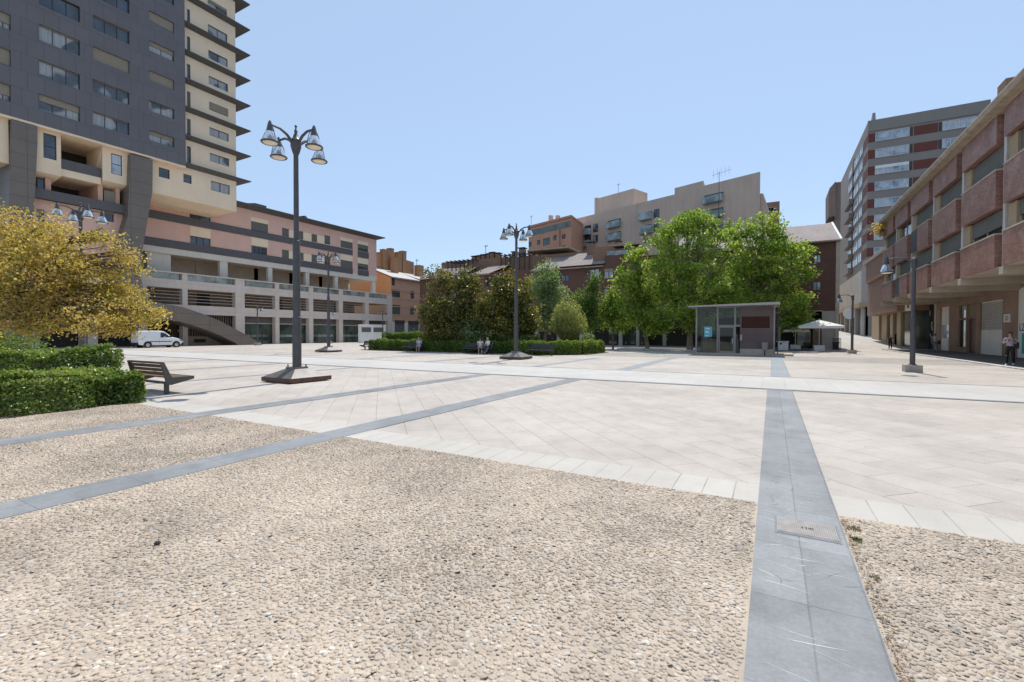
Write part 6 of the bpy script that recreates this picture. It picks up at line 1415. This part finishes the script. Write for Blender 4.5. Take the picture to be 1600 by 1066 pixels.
ph = thing('mobile_phone', (0, 0, 0), 'dark mobile phone held by the person in ripped black jeans', 'phone'); 
b = MB(); b.box(-.036, .036, -.006, .006, -.07, .07); b.build('phone_case', M['black'], ph, bevel=.004)
m_ = Matrix.Rotation(R(-28), 4, 'Z'); ph.location = Vector(gB) + (m_ @ Vector((.015, -.32, 1.3)))*1.02; ph.rotation_euler = (R(-35), 0, R(-28))
gA = gnd(1461, 550.5); gA[2] = .056
pA = person(gA, 160, 'person in a pale grey top with a dark bag standing by the black entrance', stand(.03), dict(top=('tshirt', 'shirtgrey'), sleeve=.8, bottom=('jeans', 'greyjeans', 1.95)), 'hairdark', .98, shoes='shirtgrey')
local_part(pA, 'dark_bag', lambda b: (b.box(-.36, -.2, -.14, .14, .72, 1.02), b.tube([(-.28, -.1, 1.), (-.2, 0, 1.42), (-.28, .1, 1.)], .012, 5)), 'black')
gC = gnd(1391, 546); 
pC = person(gC, -10, 'person in a black top and black trousers walking on the sunlit street', stand(.12), dict(top=('top', 'black'), sleeve=.35, bottom=('trousers', 'black', 1.95)), 'hairblond', .96, hairlen=.05, shoes='black')
def sit(lean=.05, kn=.46, wr=None):
    J = dict(pel=(0, .02, .55), chest=(0, .06-lean, .88), neck=(0, .04-lean, 1.06), head=(0, .01-lean*1.2, 1.18), sh=[(-.18, .05-lean, 1.0), (.18, .05-lean, 1.0)], hip=[(-.09, -.02, .53), (.09, -.02, .53)])
    J['el'] = [(-.24, -.06, .78), (.24, -.06, .78)]; J['wr'] = wr or [(-.12, -.26, .66), (.12, -.26, .66)]
    J['kn'] = [(-.11, -.42, .5), (.11, -.42, .5)]; J['an'] = [(-.11, -.42, .08), (.12, -.46, .08)]; return J
person((-26.85, 31.45, 0), 20, 'white haired person in pale blue sitting alone on a dark bench', sit(.16), dict(top=('dress', 'shirtblue'), sleeve=.8, bottom=('skirt', 'shirtblue', .95)), 'hairwhite', .98, shoes='shirtgrey')
person((-20.35, 31.2, 0), 30, 'person in a white top and peach shorts sitting on the bench by the wheelchair', sit(.1), dict(top=('blouse', 'shirtwhite'), sleeve=.7, bottom=('shorts', 'pinkcloth', .98)), 'hairdark', 1., shoes='white')
wx, wy = -19.45, 30.95
person((wx, wy-.02, .06), -20, 'white haired person in a white shirt sitting in a wheelchair', sit(.06), dict(top=('shirt', 'shirtwhite'), sleeve=1.6, bottom=('trousers', 'denim', 1.9)), 'hairblond', .98)
g = thing('wheelchair', (wx, wy, 0), 'folding wheelchair with dark seat beside the bench', 'wheelchair'); g.rotation_euler.z = R(-20)
for s in (-1, 1):
    wl = local_part(g, 'wheel', lambda b: (b.lathe([(.29, -.015), (.305, -.01), (.305, .01), (.29, .015), (.285, 0), (.29, -.015)], (s*.3, .08, .305), 24, 'x'), [b.tube([(s*.3, .08, .305), (s*.3, .08+.29*math.cos(a), .305+.29*math.sin(a))], .004, 4) for a in np.arange(0, 6.28, .524)]), 'tyre')
    local_part(g, 'caster', lambda b: b.lathe([(.0, -.015), (.08, -.015), (.08, .015), (0, .015)], (s*.26, -.38, .085), 14, 'x'), 'tyre')
    local_part(g, 'side_frame', lambda b: (b.tube([(s*.27, .2, .95), (s*.27, .12, .5), (s*.27, -.3, .48), (s*.26, -.38, .15)], .014, 6), b.tube([(s*.27, .12, .72), (s*.27, -.22, .72), (s*.27, -.26, .48)], .016, 6)), 'alloy')
local_part(g, 'seat', lambda b: b.box(-.25, .25, -.3, .14, .46, .5), 'black'); local_part(g, 'backrest', lambda b: b.box(-.25, .25, .13, .17, .5, .92), 'black'); local_part(g, 'footrest', lambda b: (b.box(-.22, .22, -.58, -.46, .07, .09), b.tube([(-.2, -.5, .08), (-.25, -.32, .45)], .012, 5), b.tube([(.2, -.5, .08), (.25, -.32, .45)], .012, 5)), 'alloy')
# ------------------------------------------------------------------ white van
vx, vy = -58.5, 23.25
g = thing('delivery_van', (vx, vy, 0), 'small white delivery van parked behind the yellow maple', 'van'); g.rotation_euler.z = R(90)
st = [(.0, .42, .95, 1.55, .76), (.06, .34, .98, 1.72, .80), (.35, .28, 1.0, 1.80, .80), (1.2, .27, 1.02, 1.83, .81), (2.1, .27, 1.03, 1.82, .80), (2.45, .27, 1.03, 1.74, .76), (2.85, .27, 1.04, 1.45, .70), (3.25, .27, 1.03, 1.13, .66), (3.6, .27, .96, 1.05, .66), (3.95, .28, .84, .95, .62), (4.15, .34, .7, .82, .55), (4.24, .42, .6, .68, .48)]
def vbody(b):
    V = []; Fs = []; n = 10
    for x, z0, zb, zr_, wr_ in st:
        w = .86 - (.10 if x > 4.1 else .04 if x > 3.9 or x < .05 else 0)
        V += [(x, -w+.06, z0), (x, -w, z0+.12), (x, -w, zb), (x, -wr_, zr_-.06), (x, -wr_+.12, zr_), (x, wr_-.12, zr_), (x, wr_, zr_-.06), (x, w, zb), (x, w, z0+.12), (x, w-.06, z0)]
    for i in range(len(st)-1):
        for k in range(n): k2 = (k+1) % n; Fs.append((i*n+k, i*n+k2, (i+1)*n+k2, (i+1)*n+k))
    Fs += [tuple(range(n)), tuple(range((len(st)-1)*n, len(st)*n))[::-1]]; b.mesh(V, Fs)
vb = local_part(g, 'body', vbody, 'carpaint')
vb.data.polygons.foreach_set('use_smooth', [True]*len(vb.data.polygons)); vb.data.set_sharp_from_angle(angle=R(35))
def sidept(x, z, s, o_=.006):      # a point on the upper side, between belt and roof edge
    for i in range(len(st)-1):
        a, c = st[i], st[i+1]
        if a[0] <= x <= c[0]:
            t = (x-a[0])/(c[0]-a[0]); zb, zr_, wr_ = (a[k]+(c[k]-a[k])*t for k in (2, 3, 4)); f = min(1, max(0, (z-zb)/(zr_-.06-zb))); return (x, s*(.86+(wr_-.86)*f+o_), z)
for s in (-1, 1):
    local_part(g, 'side_window', lambda b: b.face([sidept(2.0, 1.1, s), sidept(3.0, 1.1, s), sidept(2.62, 1.5, s), sidept(2.35, 1.62, s), sidept(2.03, 1.64, s)]), 'glass')
    local_part(g, 'rub_strip', lambda b: b.box(.95, 3.1, s*.86-.012, s*.86+.015, .62, .70), 'plastic')
    local_part(g, 'door_seam', lambda b: b.box(1.9, 1.912, s*.862-.004, s*.862+.004, .4, 1.0), 'plastic')
    local_part(g, 'mirror', lambda b: b.box(2.85, 3.0, s*.88, s*1.06, 1.1, 1.3) if s > 0 else b.box(2.85, 3.0, -1.06, -.88, 1.1, 1.3), 'plastic')
    local_part(g, 'headlight', lambda b: b.prism([(3.86, .72), (4.17, .66), (4.12, .82), (3.9, .88)], min(s*.62, s*.83), max(s*.62, s*.83)), 'alloy')
    for x in (.82, 3.52):
        local_part(g, 'wheel_arch', lambda b: b.lathe([(0, -.01), (.38, -.01), (.38, .012), (0, .012)], (x, s*.86, .33), 20, 'y'), 'plastic')
        w = local_part(g, 'wheel', lambda b: b.lathe([(0, -.09), (.26, -.1), (.31, -.07), (.31, .07), (.26, .1), (0, .09)], (x, s*.80, .31), 22, 'y'), 'tyre'); q = local_part(g, 'rim', lambda b: b.lathe([(0, .0), (.06, .012), (.19, .004), (.2, -.01), (0, -.01)] if s > 0 else [(0, 0), (.06, -.012), (.19, -.004), (.2, .01), (0, .01)], (x, s*.905, .31), 18, 'y'), 'alloy'); q.parent = w
local_part(g, 'windscreen', lambda b: b.face([(3.22, -.60, 1.17), (3.22, .60, 1.17), (2.55, .66, 1.69), (2.55, -.66, 1.69)]), 'glass')
local_part(g, 'front_bumper', lambda b: b.box(4.0, 4.27, -.78, .78, .26, .52), 'plastic'); local_part(g, 'rear_bumper', lambda b: b.box(-.08, .2, -.8, .8, .3, .55), 'plastic')
# ------------------------------------------------------------------ camera, light, sky
cam = bpy.data.cameras.new('camera'); co = bpy.data.objects.new('camera', cam); COL.objects.link(co)
cam.sensor_fit = 'HORIZONTAL'; cam.sensor_width = 36; cam.lens = FPX*36/1600; cam.clip_end = 4000; cam.clip_start = .05
mw = Matrix.Identity(4)
for i, v in enumerate((CR, CU, -CF)):
    for j in range(3): mw[j][i] = v[j]
mw[0][3], mw[1][3], mw[2][3] = C0; co.matrix_world = mw; SC.camera = co
EL, AZ = R(60), R(-8)      # azimuth from +Y towards +X
sd = Vector((math.sin(AZ)*math.cos(EL), math.cos(AZ)*math.cos(EL), math.sin(EL)))
sun = bpy.data.lights.new('sun', 'SUN'); sun.energy = 2.35; sun.angle = R(.53); sun.color = (1., .955, .88)
so = bpy.data.objects.new('sun', sun); COL.objects.link(so); so.rotation_euler = sd.to_track_quat('Z', 'Y').to_euler(); so.location = (0, 0, 80)
w = bpy.data.worlds.new('World'); SC.world = w; w.use_nodes = True; t = w.node_tree
sk = t.nodes.new('ShaderNodeTexSky'); sk.sky_type = 'NISHITA'; sk.sun_disc = False; sk.sun_elevation = EL; sk.sun_rotation = AZ
sk.air_density = SKY_AIR; sk.dust_density = SKY_DUST; sk.ozone_density = SKY_OZ; sk.altitude = 400
bg = t.nodes['Background']; bg.inputs['Strength'].default_value = SKY_STR
mx = t.nodes.new('ShaderNodeMix'); mx.data_type = 'RGBA'; mx.inputs[0].default_value = SKY_MIX; t.links.new(sk.outputs[0], mx.inputs[6]); mx.inputs[7].default_value = (*SKY_COL, 1)
t.links.new(mx.outputs[2], bg.inputs['Color'])      # one even blue mixed in flattens the sky gradient and raises fill light
SC.view_settings.view_transform = 'Standard'; SC.view_settings.look = 'None'; SC.view_settings.gamma = 1; SC.view_settings.exposure = EXPO
SC.cycles.use_denoising = True
SC.cycles.max_bounces = 8; SC.cycles.diffuse_bounces = 5; SC.cycles.transparent_max_bounces = 16; SC.cycles.sample_clamp_indirect = 6
